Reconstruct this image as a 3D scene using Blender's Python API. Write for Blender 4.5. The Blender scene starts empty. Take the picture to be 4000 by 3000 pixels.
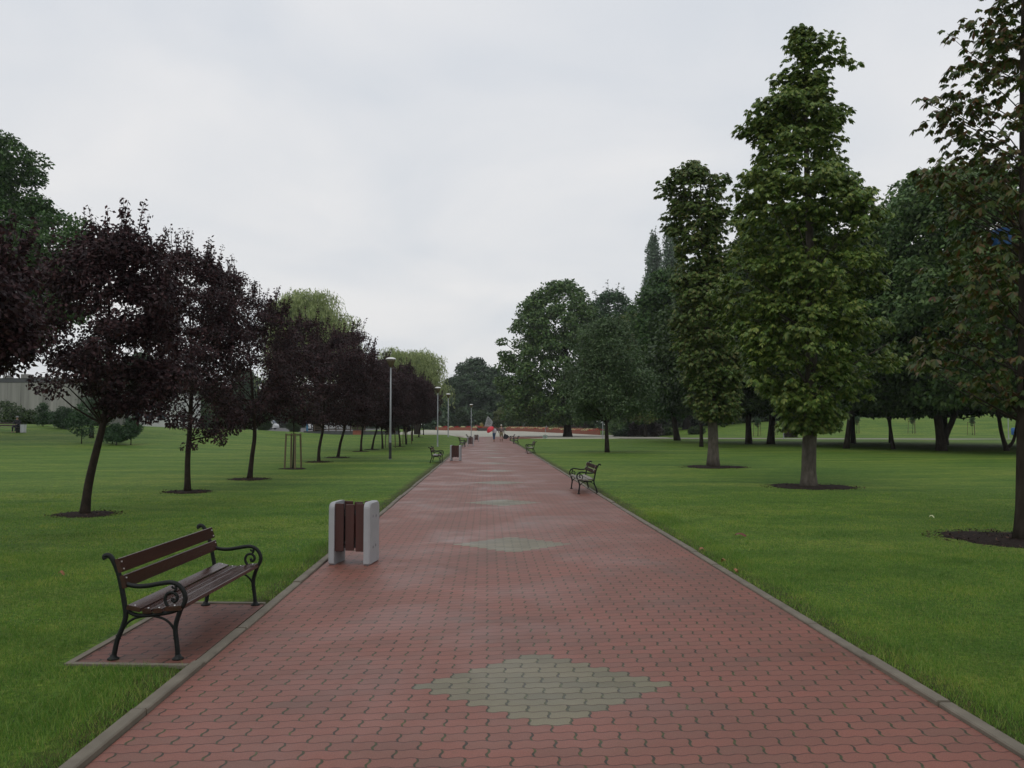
import bpy, math, random
import numpy as np
from mathutils import Vector
sc = bpy.context.scene
R = math.radians
rng = np.random.default_rng(7)
random.seed(7)

# ------------------------------------------------------------------ camera
CAM_H = 1.65; FPX = 3300.0; PITCH = math.atan(164/3300)
cam_d = bpy.data.cameras.new('camera'); cam = bpy.data.objects.new('camera', cam_d)
sc.collection.objects.link(cam); sc.camera = cam
cam.location = (0, 0, CAM_H); cam.rotation_euler = (R(90)+PITCH, 0, 0)
cam_d.sensor_width = 36; cam_d.lens = FPX/4000*36; cam_d.clip_start = 0.05; cam_d.clip_end = 4000

# ------------------------------------------------------------------ sky and sun (overcast)
SUN_EL, SUN_AZ = R(55), R(200)
w = bpy.data.worlds.new('World'); sc.world = w; w.use_nodes = True
nt = w.node_tree; nt.nodes.clear()
def N(nt, t, **kw):
    n = nt.nodes.new(t)
    for k, v in kw.items(): setattr(n, k, v)
    return n
def L(nt, a, b): nt.links.new(a, b)
out = N(nt, 'ShaderNodeOutputWorld'); bg = N(nt, 'ShaderNodeBackground'); bg.inputs[1].default_value = 0.1
sky = N(nt, 'ShaderNodeTexSky'); sky.sky_type = 'NISHITA'; sky.sun_disc = False
sky.sun_elevation = SUN_EL; sky.sun_rotation = SUN_AZ
tc = N(nt, 'ShaderNodeTexCoord'); sep = N(nt, 'ShaderNodeSeparateXYZ'); L(nt, tc.outputs['Generated'], sep.inputs[0])
# cloud deck seen in perspective: direction divided by its height
def math_(nt, op, a, b=None, clamp=False, c=None):
    m = N(nt, 'ShaderNodeMath', operation=op); m.use_clamp = clamp
    for i, x in enumerate((a, b, c)):
        if x is None: continue
        if hasattr(x, 'is_linked') or hasattr(x, 'links'): L(nt, x, m.inputs[i])
        else: m.inputs[i].default_value = x
    return m.outputs[0]
den = math_(nt, 'ADD', math_(nt, 'MAXIMUM', sep.outputs[2], 0.0), 0.28)
cx = math_(nt, 'DIVIDE', sep.outputs[0], den); cy = math_(nt, 'DIVIDE', sep.outputs[1], den)
comb = N(nt, 'ShaderNodeCombineXYZ'); L(nt, cx, comb.inputs[0]); L(nt, cy, comb.inputs[1])
n1 = N(nt, 'ShaderNodeTexNoise'); n1.inputs['Scale'].default_value = 1.7; n1.inputs['Detail'].default_value = 5; n1.inputs['Roughness'].default_value = .45
n1.inputs['Distortion'].default_value = .4
L(nt, comb.outputs[0], n1.inputs['Vector'])
ramp = N(nt, 'ShaderNodeValToRGB'); L(nt, n1.outputs[0], ramp.inputs[0])
ramp.color_ramp.elements[0].position = .33; ramp.color_ramp.elements[0].color = (.68, .715, .76, 1)
ramp.color_ramp.elements[1].position = .68; ramp.color_ramp.elements[1].color = (.85, .845, .845, 1)
hz = N(nt, 'ShaderNodeValToRGB'); L(nt, sep.outputs[2], hz.inputs[0])
hz.color_ramp.elements[0].position = 0.0; hz.color_ramp.elements[0].color = (1.03, 1.02, 1.0, 1)
hz.color_ramp.elements[1].position = .42; hz.color_ramp.elements[1].color = (.97, .98, 1.0, 1)
mul = N(nt, 'ShaderNodeMix', data_type='RGBA', blend_type='MULTIPLY'); mul.inputs[0].default_value = 1
L(nt, ramp.outputs[0], mul.inputs[6]); L(nt, hz.outputs[0], mul.inputs[7])
sc10 = N(nt, 'ShaderNodeVectorMath', operation='SCALE'); sc10.inputs[3].default_value = 10.0
L(nt, mul.outputs[2], sc10.inputs[0])
mx = N(nt, 'ShaderNodeMix', data_type='RGBA'); mx.inputs[0].default_value = .98
L(nt, sky.outputs[0], mx.inputs[6]); L(nt, sc10.outputs[0], mx.inputs[7])
L(nt, mx.outputs[2], bg.inputs[0]); L(nt, bg.outputs[0], out.inputs[0])

sd = bpy.data.lights.new('sun', 'SUN'); sd.energy = .6; sd.angle = R(22); sd.color = (1, .96, .9)
so = bpy.data.objects.new('sun', sd); sc.collection.objects.link(so)
so.rotation_euler = (R(90)-SUN_EL, 0, R(180)-SUN_AZ)
sc.view_settings.view_transform = 'Standard'; sc.view_settings.look = 'None'
sc.view_settings.exposure = 0; sc.view_settings.gamma = 1
cy_ = sc.cycles
cy_.use_denoising = True
cy_.max_bounces = 6; cy_.diffuse_bounces = 3; cy_.glossy_bounces = 2; cy_.transmission_bounces = 3
cy_.transparent_max_bounces = 4; cy_.volume_bounces = 0
try: cy_.denoiser = 'OPENIMAGEDENOISE'
except Exception: pass

# ------------------------------------------------------------------ terrain
def ss(a, b, x):
    t = np.clip((np.asarray(x, float)-a)/(b-a), 0, 1); return t*t*(3-2*t)
def cl(y): return .36-.03*y                       # centre line of the path
HALF = 2.3; KW = .085
def ground(x, y):
    x = np.asarray(x, float); y = np.asarray(y, float)
    crest = np.interp(x, [-60, -47, -40, -33, -27, -19, -13], [1.95, 1.8, 1.46, 1.3, .95, .35, 0])
    z = crest*ss(50, 80, y)
    left = ss(0, 3, cl(y)-HALF-.2-x)
    z = np.maximum(z, .6*left*ss(66, 95, y)*(1-ss(104, 120, y)*.6))
    z = z*(1-.6*ss(95, 140, y))
    bank = np.interp(x, [22, 32, 45, 60, 75, 95], [0, .7, 1.9, 3.0, 3.6, 4.2])
    z = z + bank*ss(114, 152, y)*(1-.25*ss(152, 260, y))
    z = z + .38*ss(135, 210, y)*(1-ss(20, 30, x))
    und = .035*np.sin(x*.31+y*.17)*np.sin(y*.23-x*.11)
    far = ss(.3, 5, np.abs(x-cl(y))-HALF)
    return z + und*far*(1-ss(100, 110, y))
def ray(u, v):
    a = (1500-v)
    return np.array([u-2000, FPX*math.cos(PITCH)-a*math.sin(PITCH), FPX*math.sin(PITCH)+a*math.cos(PITCH)])
def world(u, v, Y):                               # point of the place seen at photo pixel (u,v), Y metres ahead
    d = ray(u, v); t = Y/d[1]; return np.array([d[0]*t, Y, CAM_H+d[2]*t])
def gp(u, v, ymax=400):
    d = ray(u, v); Y = 2.0; prev = Y
    while Y < ymax:
        t = Y/d[1]
        if CAM_H+d[2]*t < float(ground(d[0]*t, Y)):
            lo, hi = prev, Y
            for _ in range(30):
                m = (lo+hi)/2; t = m/d[1]
                if CAM_H+d[2]*t < float(ground(d[0]*t, m)): hi = m
                else: lo = m
            t = hi/d[1]; return (d[0]*t, hi)
        prev = Y; Y *= 1.01
    return (d[0]*ymax/d[1], ymax)

# ------------------------------------------------------------------ materials
def newmat(name):
    m = bpy.data.materials.new(name); m.use_nodes = True
    nt = m.node_tree; b = nt.nodes['Principled BSDF']; return m, nt, b
def noise(nt, vec, scale, detail=4, rough=.55, dist=0):
    n = N(nt, 'ShaderNodeTexNoise'); n.inputs['Scale'].default_value = scale; n.inputs['Detail'].default_value = detail
    n.inputs['Roughness'].default_value = rough; n.inputs['Distortion'].default_value = dist
    if vec is not None: L(nt, vec, n.inputs['Vector'])
    return n.outputs[0]
def rampn(nt, fac, stops):
    r = N(nt, 'ShaderNodeValToRGB'); L(nt, fac, r.inputs[0]); e = r.color_ramp.elements
    e[0].position, e[0].color = stops[0][0], (*stops[0][1], 1)
    e[1].position, e[1].color = stops[-1][0], (*stops[-1][1], 1)
    for p, c in stops[1:-1]:
        q = e.new(p); q.color = (*c, 1)
    return r.outputs[0]
def mixc(nt, fac, a, b, blend='MIX'):
    m = N(nt, 'ShaderNodeMix', data_type='RGBA', blend_type=blend)
    for s, x in ((0, fac), (6, a), (7, b)):
        if hasattr(x, 'links'): L(nt, x, m.inputs[s])
        elif s == 0: m.inputs[0].default_value = x
        else: m.inputs[s].default_value = (*x, 1)
    return m.outputs[2]
def bump(nt, b, h, strength=.4, dist=.01):
    n = N(nt, 'ShaderNodeBump'); n.inputs['Strength'].default_value = strength; n.inputs['Distance'].default_value = dist
    L(nt, h, n.inputs['Height']); L(nt, n.outputs[0], b.inputs['Normal'])
def objvec(nt, sx=1, sy=1, sz=1):
    t = N(nt, 'ShaderNodeTexCoord'); m = N(nt, 'ShaderNodeMapping'); m.inputs['Scale'].default_value = (sx, sy, sz)
    L(nt, t.outputs['Object'], m.inputs[0]); return m.outputs[0]
def pmat(name, c1, c2, scale=8, rough=.6, bs=.3, bd=.004, stretch=(1, 1, 1), metal=0, bscale=None, spec=.5):
    m, nt, b = newmat(name); v = objvec(nt, *stretch)
    n = noise(nt, v, scale, 5); L(nt, rampn(nt, n, [(.3, c1), (.7, c2)]), b.inputs['Base Color'])
    b.inputs['Roughness'].default_value = rough; b.inputs['Metallic'].default_value = metal
    b.inputs['Specular IOR Level'].default_value = spec
    if bs: bump(nt, b, noise(nt, v, bscale or scale*5, 4), bs, bd)
    return m
def leafmat(name, cols, trans=.22, rough=.5, spec=.35, var=None):
    m, nt, b = newmat(name)
    g = N(nt, 'ShaderNodeNewGeometry')
    k = len(cols)
    c = rampn(nt, g.outputs['Random Per Island'], [(i/(k-1), col) for i, col in enumerate(cols)])
    v = objvec(nt); n = noise(nt, v, .9, 3)
    c = mixc(nt, 1.0, c, rampn(nt, n, var or [(.3, (.72, .72, .72)), (.7, (1.25, 1.25, 1.2))]), 'MULTIPLY')
    L(nt, c, b.inputs['Base Color']); b.inputs['Roughness'].default_value = rough
    b.inputs['Specular IOR Level'].default_value = spec
    tr = N(nt, 'ShaderNodeBsdfTranslucent'); ms = N(nt, 'ShaderNodeMixShader'); ms.inputs[0].default_value = trans
    L(nt, c, tr.inputs[0]); L(nt, b.outputs[0], ms.inputs[1]); L(nt, tr.outputs[0], ms.inputs[2])
    L(nt, ms.outputs[0], nt.nodes['Material Output'].inputs[0]); return m

def lawn_mat():
    m, nt, b = newmat('lawn'); t = N(nt, 'ShaderNodeTexCoord'); v = t.outputs['Object']
    v2 = objvec(nt, .25, .9, 1)
    big = noise(nt, v2, .55, 4, .6, .3); mid = noise(nt, v, 2.3, 5, .65); fine = noise(nt, v, 24, 8, .8)
    c = rampn(nt, big, [(.34, (.054, .118, .016)), (.5, (.085, .153, .021)), (.68, (.134, .188, .030))])
    c2 = rampn(nt, mid, [(.3, (.70, .80, .7)), (.52, (1, 1, 1)), (.74, (1.5, 1.2, 1.15))])
    c3 = rampn(nt, fine, [(.36, (.30, .36, .30)), (.5, (.98, .98, .98)), (.64, (2.1, 1.9, 1.8))])
    c = mixc(nt, 1, c, c2, 'MULTIPLY'); c = mixc(nt, 1, c, c3, 'MULTIPLY')
    # worn, yellowish soil strip beside the kerbs (follows the path edge)
    s = N(nt, 'ShaderNodeSeparateXYZ'); L(nt, v, s.inputs[0])
    off = math_(nt, 'ABSOLUTE', math_(nt, 'ADD', math_(nt, 'ADD', s.outputs[0], math_(nt, 'MULTIPLY', s.outputs[1], .03)), -.36))
    d = math_(nt, 'SUBTRACT', off, HALF+KW)
    wob = math_(nt, 'MULTIPLY', noise(nt, v, 2.6, 5, .7), .62)
    edge = math_(nt, 'MULTIPLY', math_(nt, 'SUBTRACT', wob, d, ), 4.5, True)
    near = math_(nt, 'LESS_THAN', s.outputs[1], 104)
    edge = math_(nt, 'MULTIPLY', edge, near)
    soil = rampn(nt, noise(nt, v, 18, 5, .7), [(.32, (.018, .016, .008)), (.5, (.045, .045, .014)), (.7, (.10, .085, .028))])
    em = rampn(nt, edge, [(.1, (0, 0, 0)), (.8, (.8, .8, .8))])
    c = mixc(nt, em, c, soil)
    L(nt, c, b.inputs['Base Color']); b.inputs['Roughness'].default_value = .8; b.inputs['Specular IOR Level'].default_value = .15
    bump(nt, b, noise(nt, v, 38, 6, .8), .8, .03); return m

def paver_mat(name, diamonds=True, dark=1.0):
    m, nt, b = newmat(name)
    t = N(nt, 'ShaderNodeTexCoord'); s = N(nt, 'ShaderNodeSeparateXYZ'); L(nt, t.outputs['Object'], s.inputs[0])
    M = lambda op, a, b_=None, cl_=False: math_(nt, op, a, b_, cl_)
    SU, SV = .2345, .111
    u = M('DIVIDE', s.outputs[0], SU); v = M('DIVIDE', M('SUBTRACT', s.outputs[1], 5.475), SV)
    jit = M('MULTIPLY', M('SUBTRACT', noise(nt, t.outputs['Object'], 9, 2), .5), .10)
    wav = M('MULTIPLY', M('SINE', M('MULTIPLY', u, 4*math.pi)), .07)
    v1 = M('ADD', M('ADD', v, wav), M('ADD', jit, .5))
    r = M('FLOOR', v1); fv = M('SUBTRACT', v1, r)
    par = M('MULTIPLY', M('MODULO', M('ADD', r, 2000), 2), .5)
    zig = M('MULTIPLY', M('SINE', M('MULTIPLY', fv, 2*math.pi)), .030)
    u1 = M('ADD', M('ADD', M('SUBTRACT', u, par), .5), M('ADD', zig, M('MULTIPLY', jit, .5)))
    k = M('FLOOR', u1); fu = M('SUBTRACT', u1, k)
    dv = M('MULTIPLY', M('MINIMUM', fv, M('SUBTRACT', 1, fv)), SV)
    du = M('MULTIPLY', M('MINIMUM', fu, M('SUBTRACT', 1, fu)), SU)
    jn = noise(nt, t.outputs['Object'], 3.1, 3)
    wh = M('ADD', .0018, M('MULTIPLY', jn, .0062))
    long_ = M('SUBTRACT', 1, M('DIVIDE', dv, .0078 if diamonds else .011), True)
    head = M('SUBTRACT', 1, M('DIVIDE', M('SUBTRACT', du, wh), .003), True)
    comb = N(nt, 'ShaderNodeCombineXYZ'); L(nt, k, comb.inputs[0]); L(nt, r, comb.inputs[1])
    wn = N(nt, 'ShaderNodeTexWhiteNoise', noise_dimensions='2D'); L(nt, comb.outputs[0], wn.inputs['Vector'])
    rnd = wn.outputs['Value']
    k_ = dark; base_cols = [(0, (.172*k_, .073*k_, .055*k_)), (.3, (.196*k_, .078*k_, .058*k_)), (.7, (.214*k_, .081*k_, .060*k_)), (.93, (.188*k_, .080*k_, .059*k_)), (1, (.158*k_, .074*k_, .056*k_))]
    red = rampn(nt, rnd, base_cols)
    grey = rampn(nt, rnd, [(0, (.110, .095, .052)), (.5, (.144, .124, .070)), (.8, (.154, .134, .078)), (1, (.115, .100, .056))])
    if diamonds:
        rc = M('ABSOLUTE', M('SUBTRACT', M('MODULO', M('ADD', r, 29+58*20), 58), 29))
        uc = M('ABSOLUTE', M('ADD', k, par))
        dm = M('LESS_THAN', M('ADD', uc, M('MULTIPLY', rc, .5)), 3.1)
        dm = M('MULTIPLY', dm, M('LESS_THAN', s.outputs[1], 118))
        c = mixc(nt, dm, red, grey)
    else: c = red
    blot = rampn(nt, noise(nt, t.outputs['Object'], .8, 5, .6), [(.3, (.84, .88, .86)), (.7, (1.14, 1.09, 1.06))])
    grain = rampn(nt, noise(nt, t.outputs['Object'], 120, 6, .9), [(.32, (.70, .70, .68)), (.52, (1, 1, 1)), (.66, (1.6, 1.65, 1.6))])
    c = mixc(nt, 1, c, blot, 'MULTIPLY'); c = mixc(nt, 1, c, grain, 'MULTIPLY')
    dirt = M('MULTIPLY', M('SUBTRACT', noise(nt, t.outputs['Object'], 22, 5, .7), .56), 4.5, True)
    c = mixc(nt, M('MULTIPLY', dirt, .38), c, (.07, .065, .035))
    c = mixc(nt, M('MULTIPLY', long_, .9), c, (.050, .018, .018) if diamonds else (.012, .008, .007))
    moss = rampn(nt, noise(nt, t.outputs['Object'], 14, 3), [(.4, (.022, .018, .012)), (.56, (.035, .044, .010)), (.75, (.075, .085, .018))])
    c = mixc(nt, M('MULTIPLY', head, .95), c, moss if diamonds else (.010, .010, .006))
    L(nt, c, b.inputs['Base Color'])
    wet = rampn(nt, noise(nt, objvec(nt, .55, .5, 1), 1.1, 4, .6, .4), [(.45, (.60,)*3), (.70, (.36,)*3)])
    if diamonds: wet = mixc(nt, dm, wet, mixc(nt, 1, wet, (.78,)*3, 'MULTIPLY'))
    L(nt, wet, b.inputs['Roughness']); b.inputs['Specular IOR Level'].default_value = .42
    h = M('SUBTRACT', M('MULTIPLY', noise(nt, t.outputs['Object'], 180, 4, .8), .12), M('MAXIMUM', long_, head))
    h = M('ADD', h, M('MULTIPLY', rnd, .35))
    bump(nt, b, h, .5, .004)
    return m

MAT = {}
MAT['lawn'] = lawn_mat()
MAT['path'] = paver_mat('red_wave_pavers')
MAT['pad'] = paver_mat('red_pad_pavers', False, .72)
MAT['kerb'] = pmat('kerb_concrete', (.115, .098, .072), (.175, .152, .115), 5, .8, .5, .003, bscale=120)
MAT['plaza'] = pmat('plaza_paving', (.30, .29, .23), (.40, .38, .31), .35, .7, .2, .01)
MAT['asphalt'] = pmat('asphalt', (.05, .05, .05), (.09, .09, .085), 1, .8, .2, .01)
MAT['foot'] = pmat('footpath', (.20, .18, .16), (.28, .25, .22), .8, .7, .2, .01)
MAT['iron'] = pmat('black_iron', (.006, .007, .007), (.010, .012, .011), 30, .5, .4, .0015, spec=.22)
def wood(name, a, b_, rough, sc_=14, st=(1, .06, 1)):
    return pmat(name, a, b_, sc_, rough, .35, .002, stretch=st, bscale=60)
MAT['wood'] = wood('brown_varnished_wood', (.026, .010, .008), (.052, .020, .015), .24)
MAT['woodv'] = wood('red_brown_slats', (.036, .009, .007), (.058, .015, .011), .5, 14, (1, 1, .06))
MAT['wood_pale'] = wood('worn_bench_wood', (.10, .085, .065), (.22, .19, .16), .5)
MAT['bolt'] = pmat('bolt_steel', (.6, .6, .6), (.75, .75, .75), 10, .3, 0, metal=.7)
MAT['white_conc'] = pmat('white_painted_concrete', (.285, .29, .30), (.325, .33, .34), 7, .55, .5, .004, bscale=45)
MAT['chip'] = pmat('chipped_concrete', (.10, .10, .10), (.2, .2, .2), 20, .9, .3, .003)
MAT['lamp_pole'] = pmat('galvanised_pole', (.24, .26, .27), (.33, .35, .36), 20, .5, .2, .002, (1, 1, .2), .3)
MAT['lamp_black'] = pmat('black_pole_base', (.012,)*3, (.022,)*3, 12, .5, .2, .002)
MAT['lamp_white'] = pmat('lamp_cap', (.78, .78, .76), (.85, .85, .83), 6, .4, 0)
MAT['lamp_amber'] = pmat('lamp_bowl', (.085, .070, .040), (.14, .115, .07), 4, .25, 0)
MAT['bark_dark'] = pmat('dark_bark', (.020, .016, .012), (.045, .037, .028), 9, .9, .9, .02, (1, 1, .3), bscale=22, spec=.12)
MAT['bark_plum'] = pmat('plum_bark', (.016, .012, .010), (.040, .030, .022), 12, .8, .8, .01, (1, 1, .5), bscale=26, spec=.12)
MAT['bark_grey'] = pmat('chestnut_bark', (.055, .048, .038), (.115, .10, .082), 10, .85, .9, .02, (1, 1, .4), bscale=24, spec=.12)
MAT['mulch'] = pmat('bark_mulch', (.008, .006, .005), (.034, .022, .018), 26, .9, 1, .03, bscale=30, spec=.12)
MAT['chips'] = leafmat('mulch_chips', [(.010, .007, .006), (.035, .020, .016), (.11, .065, .045)], 0, .8, .2)
MAT['stake'] = pmat('pine_stake', (.09, .07, .035), (.15, .12, .065), 9, .8, .3, .003, (1, 1, .2))
MAT['brickwall'] = pmat('orange_brick_wall', (.20, .062, .036), (.27, .088, .052), 3, .8, .3, .01)
MAT['granite'] = pmat('granite', (.19, .20, .20), (.30, .31, .31), 6, .6, .4, .01)
MAT['granite_d'] = pmat('granite_dark', (.05,)*3, (.08,)*3, 6, .6, 0)
MAT['granite_l'] = pmat('granite_lit_face', (.5, .5, .5), (.6, .6, .6), 6, .6, 0)  # pale tone puts light on the stone's left side into colour; also headlights
MAT['conc_wall'] = None
MAT['white_wall'] = pmat('white_render', (.48, .49, .5), (.6, .6, .6), .5, .8, 0)
MAT['dark'] = pmat('dark_trim', (.02,)*3, (.035,)*3, 5, .6, 0)
MAT['rubber'] = pmat('tyre', (.015,)*3, (.025,)*3, 9, .8, 0)
MAT['glass'] = pmat('window_glass', (.03, .045, .06), (.05, .07, .09), 2, .12, 0)
MAT['carw'] = pmat('white_car_paint', (.55, .56, .57), (.6, .61, .62), 1, .3, 0)
MAT['cars'] = pmat('silver_car_paint', (.33, .35, .37), (.38, .4, .42), 1, .3, 0, metal=.3)
MAT['carr'] = pmat('red_car_paint', (.35, .02, .02), (.4, .03, .03), 1, .3, 0)
MAT['blue'] = pmat('blue_paint', (.02, .10, .30), (.03, .14, .38), 3, .45, 0)
MAT['blue_pole'] = pmat('blue_pole', (.05, .20, .38), (.07, .25, .45), 3, .5, 0)
MAT['orange'] = pmat('orange_sign', (.6, .22, .05), (.7, .28, .07), 3, .5, 0)
MAT['fence'] = pmat('brown_rail', (.045, .028, .018), (.08, .05, .035), 6, .8, .2, .004)
MAT['greywall'] = pmat('grey_block_wall', (.05, .052, .056), (.085, .087, .092), 1.5, .8, .2, .01)
MAT['skin'] = pmat('skin', (.36, .20, .14), (.42, .25, .18), 5, .55, 0)
MAT['hair_g'] = pmat('grey_hair', (.35, .32, .28), (.5, .47, .42), 30, .8, .3, .002)
MAT['hair_d'] = pmat('dark_hair', (.03, .02, .015), (.05, .035, .025), 30, .7, .3, .002)
MAT['jacket_w'] = pmat('patterned_white_top', (.28, .26, .33), (.75, .72, .78), 22, .8, .2, .003)
MAT['jeans'] = pmat('blue_jeans', (.035, .075, .15), (.055, .11, .20), 20, .85, .2, .002)
MAT['jacket_b'] = pmat('taupe_jacket', (.13, .09, .085), (.19, .135, .125), 12, .8, .2, .003)
MAT['khaki'] = pmat('khaki_shorts', (.20, .17, .09), (.26, .215, .12), 12, .85, .2, .003)
MAT['leather'] = pmat('shoe_leather', (.10, .035, .02), (.15, .05, .03), 12, .5, 0)
MAT['cloth_k'] = pmat('black_cloth', (.012, .012, .016), (.022, .022, .03), 14, .75, .2, .003)
MAT['umb'] = pmat('red_umbrella_cloth', (.50, .012, .030), (.62, .03, .05), 4, .55, 0)
MAT['teal'] = pmat('pale_green_board', (.22, .30, .27), (.30, .38, .34), 4, .4, 0)
MAT['step'] = pmat('dark_steps', (.045, .04, .035), (.08, .07, .06), 4, .8, 0)

# leaves
MAT['l_plum'] = leafmat('plum_leaves', [(.015, .009, .011), (.030, .016, .019), (.048, .024, .027), (.080, .038, .040)], .25, .55, .22)
MAT['l_ches'] = leafmat('chestnut_leaves', [(.046, .096, .020), (.092, .158, .030), (.152, .218, .046), (.22, .245, .058)], .32, .45)
MAT['l_ches2'] = leafmat('browning_chestnut_leaves', [(.046, .094, .022), (.080, .138, .030), (.120, .174, .042), (.168, .150, .050)], .3)
MAT['l_ches3'] = leafmat('rusty_chestnut_leaves', [(.030, .058, .012), (.050, .084, .018), (.075, .110, .024), (.095, .085, .024), (.11, .050, .022)], .3, .45)
MAT['l_dark'] = leafmat('dark_leaves', [(.020, .044, .011), (.038, .074, .017), (.066, .106, .026)], .24)
MAT['l_maple'] = leafmat('maple_leaves', [(.042, .094, .026), (.074, .138, .038), (.125, .185, .055)], .18)
MAT['l_thin'] = leafmat('grey_green_leaves', [(.042, .080, .032), (.066, .112, .044), (.098, .145, .058)], .25)
MAT['l_will'] = leafmat('willow_leaves', [(.19, .25, .095), (.27, .33, .13), (.38, .43, .19)], .4)
MAT['l_pop'] = leafmat('poplar_leaves', [(.075, .125, .078), (.115, .175, .11), (.15, .21, .135)], .2)
MAT['l_far'] = leafmat('far_leaves', [(.024, .056, .024), (.042, .080, .034), (.066, .108, .046)], .15)
MAT['l_left'] = leafmat('left_tree_leaves', [(.026, .070, .016), (.048, .108, .024), (.082, .148, .034)], .28)
MAT['l_sap'] = leafmat('young_tree_leaves', [(.018, .052, .018), (.030, .075, .024), (.045, .10, .030)], .2)
MAT['l_yel'] = leafmat('yellow_green_leaves', [(.07, .10, .02), (.11, .14, .03), (.15, .16, .04)], .25)
MAT['l_brown'] = leafmat('brown_twigs', [(.04, .032, .026), (.06, .048, .040), (.085, .07, .058)], .1)
MAT['fl_red'] = leafmat('red_flowers', [(.45, .008, .012), (.55, .015, .02), (.30, .02, .02)], .2)
MAT['fl_cream'] = leafmat('cream_flowers', [(.68, .68, .36), (.78, .78, .48), (.45, .5, .16)], .2)
MAT['fl_pink'] = leafmat('pink_flowers', [(.5, .12, .14), (.55, .2, .18), (.3, .05, .05)], .2)
MAT['fl_yel'] = leafmat('yellow_flowers', [(.5, .34, .06), (.58, .42, .1), (.4, .25, .05)], .2)
MAT['grass'] = leafmat('grass_blades', [(.072, .176, .021), (.110, .232, .030), (.165, .285, .042), (.29, .31, .085)], .3, .5, .3, [(.34, (.60, .68, .65)), (.5, (.95, .97, .95)), (.68, (1.45, 1.2, 1.15))])

def conc_mat():
    m, nt, b = newmat('streaked_concrete')
    v = objvec(nt, 1, 1, .05); c = rampn(nt, noise(nt, v, 1.1, 6, .7), [(.3, (.14, .14, .125)), (.55, (.25, .245, .225)), (.75, (.34, .33, .30))])
    L(nt, c, b.inputs['Base Color']); b.inputs['Roughness'].default_value = .85; return m
MAT['conc_wall'] = conc_mat()

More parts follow.
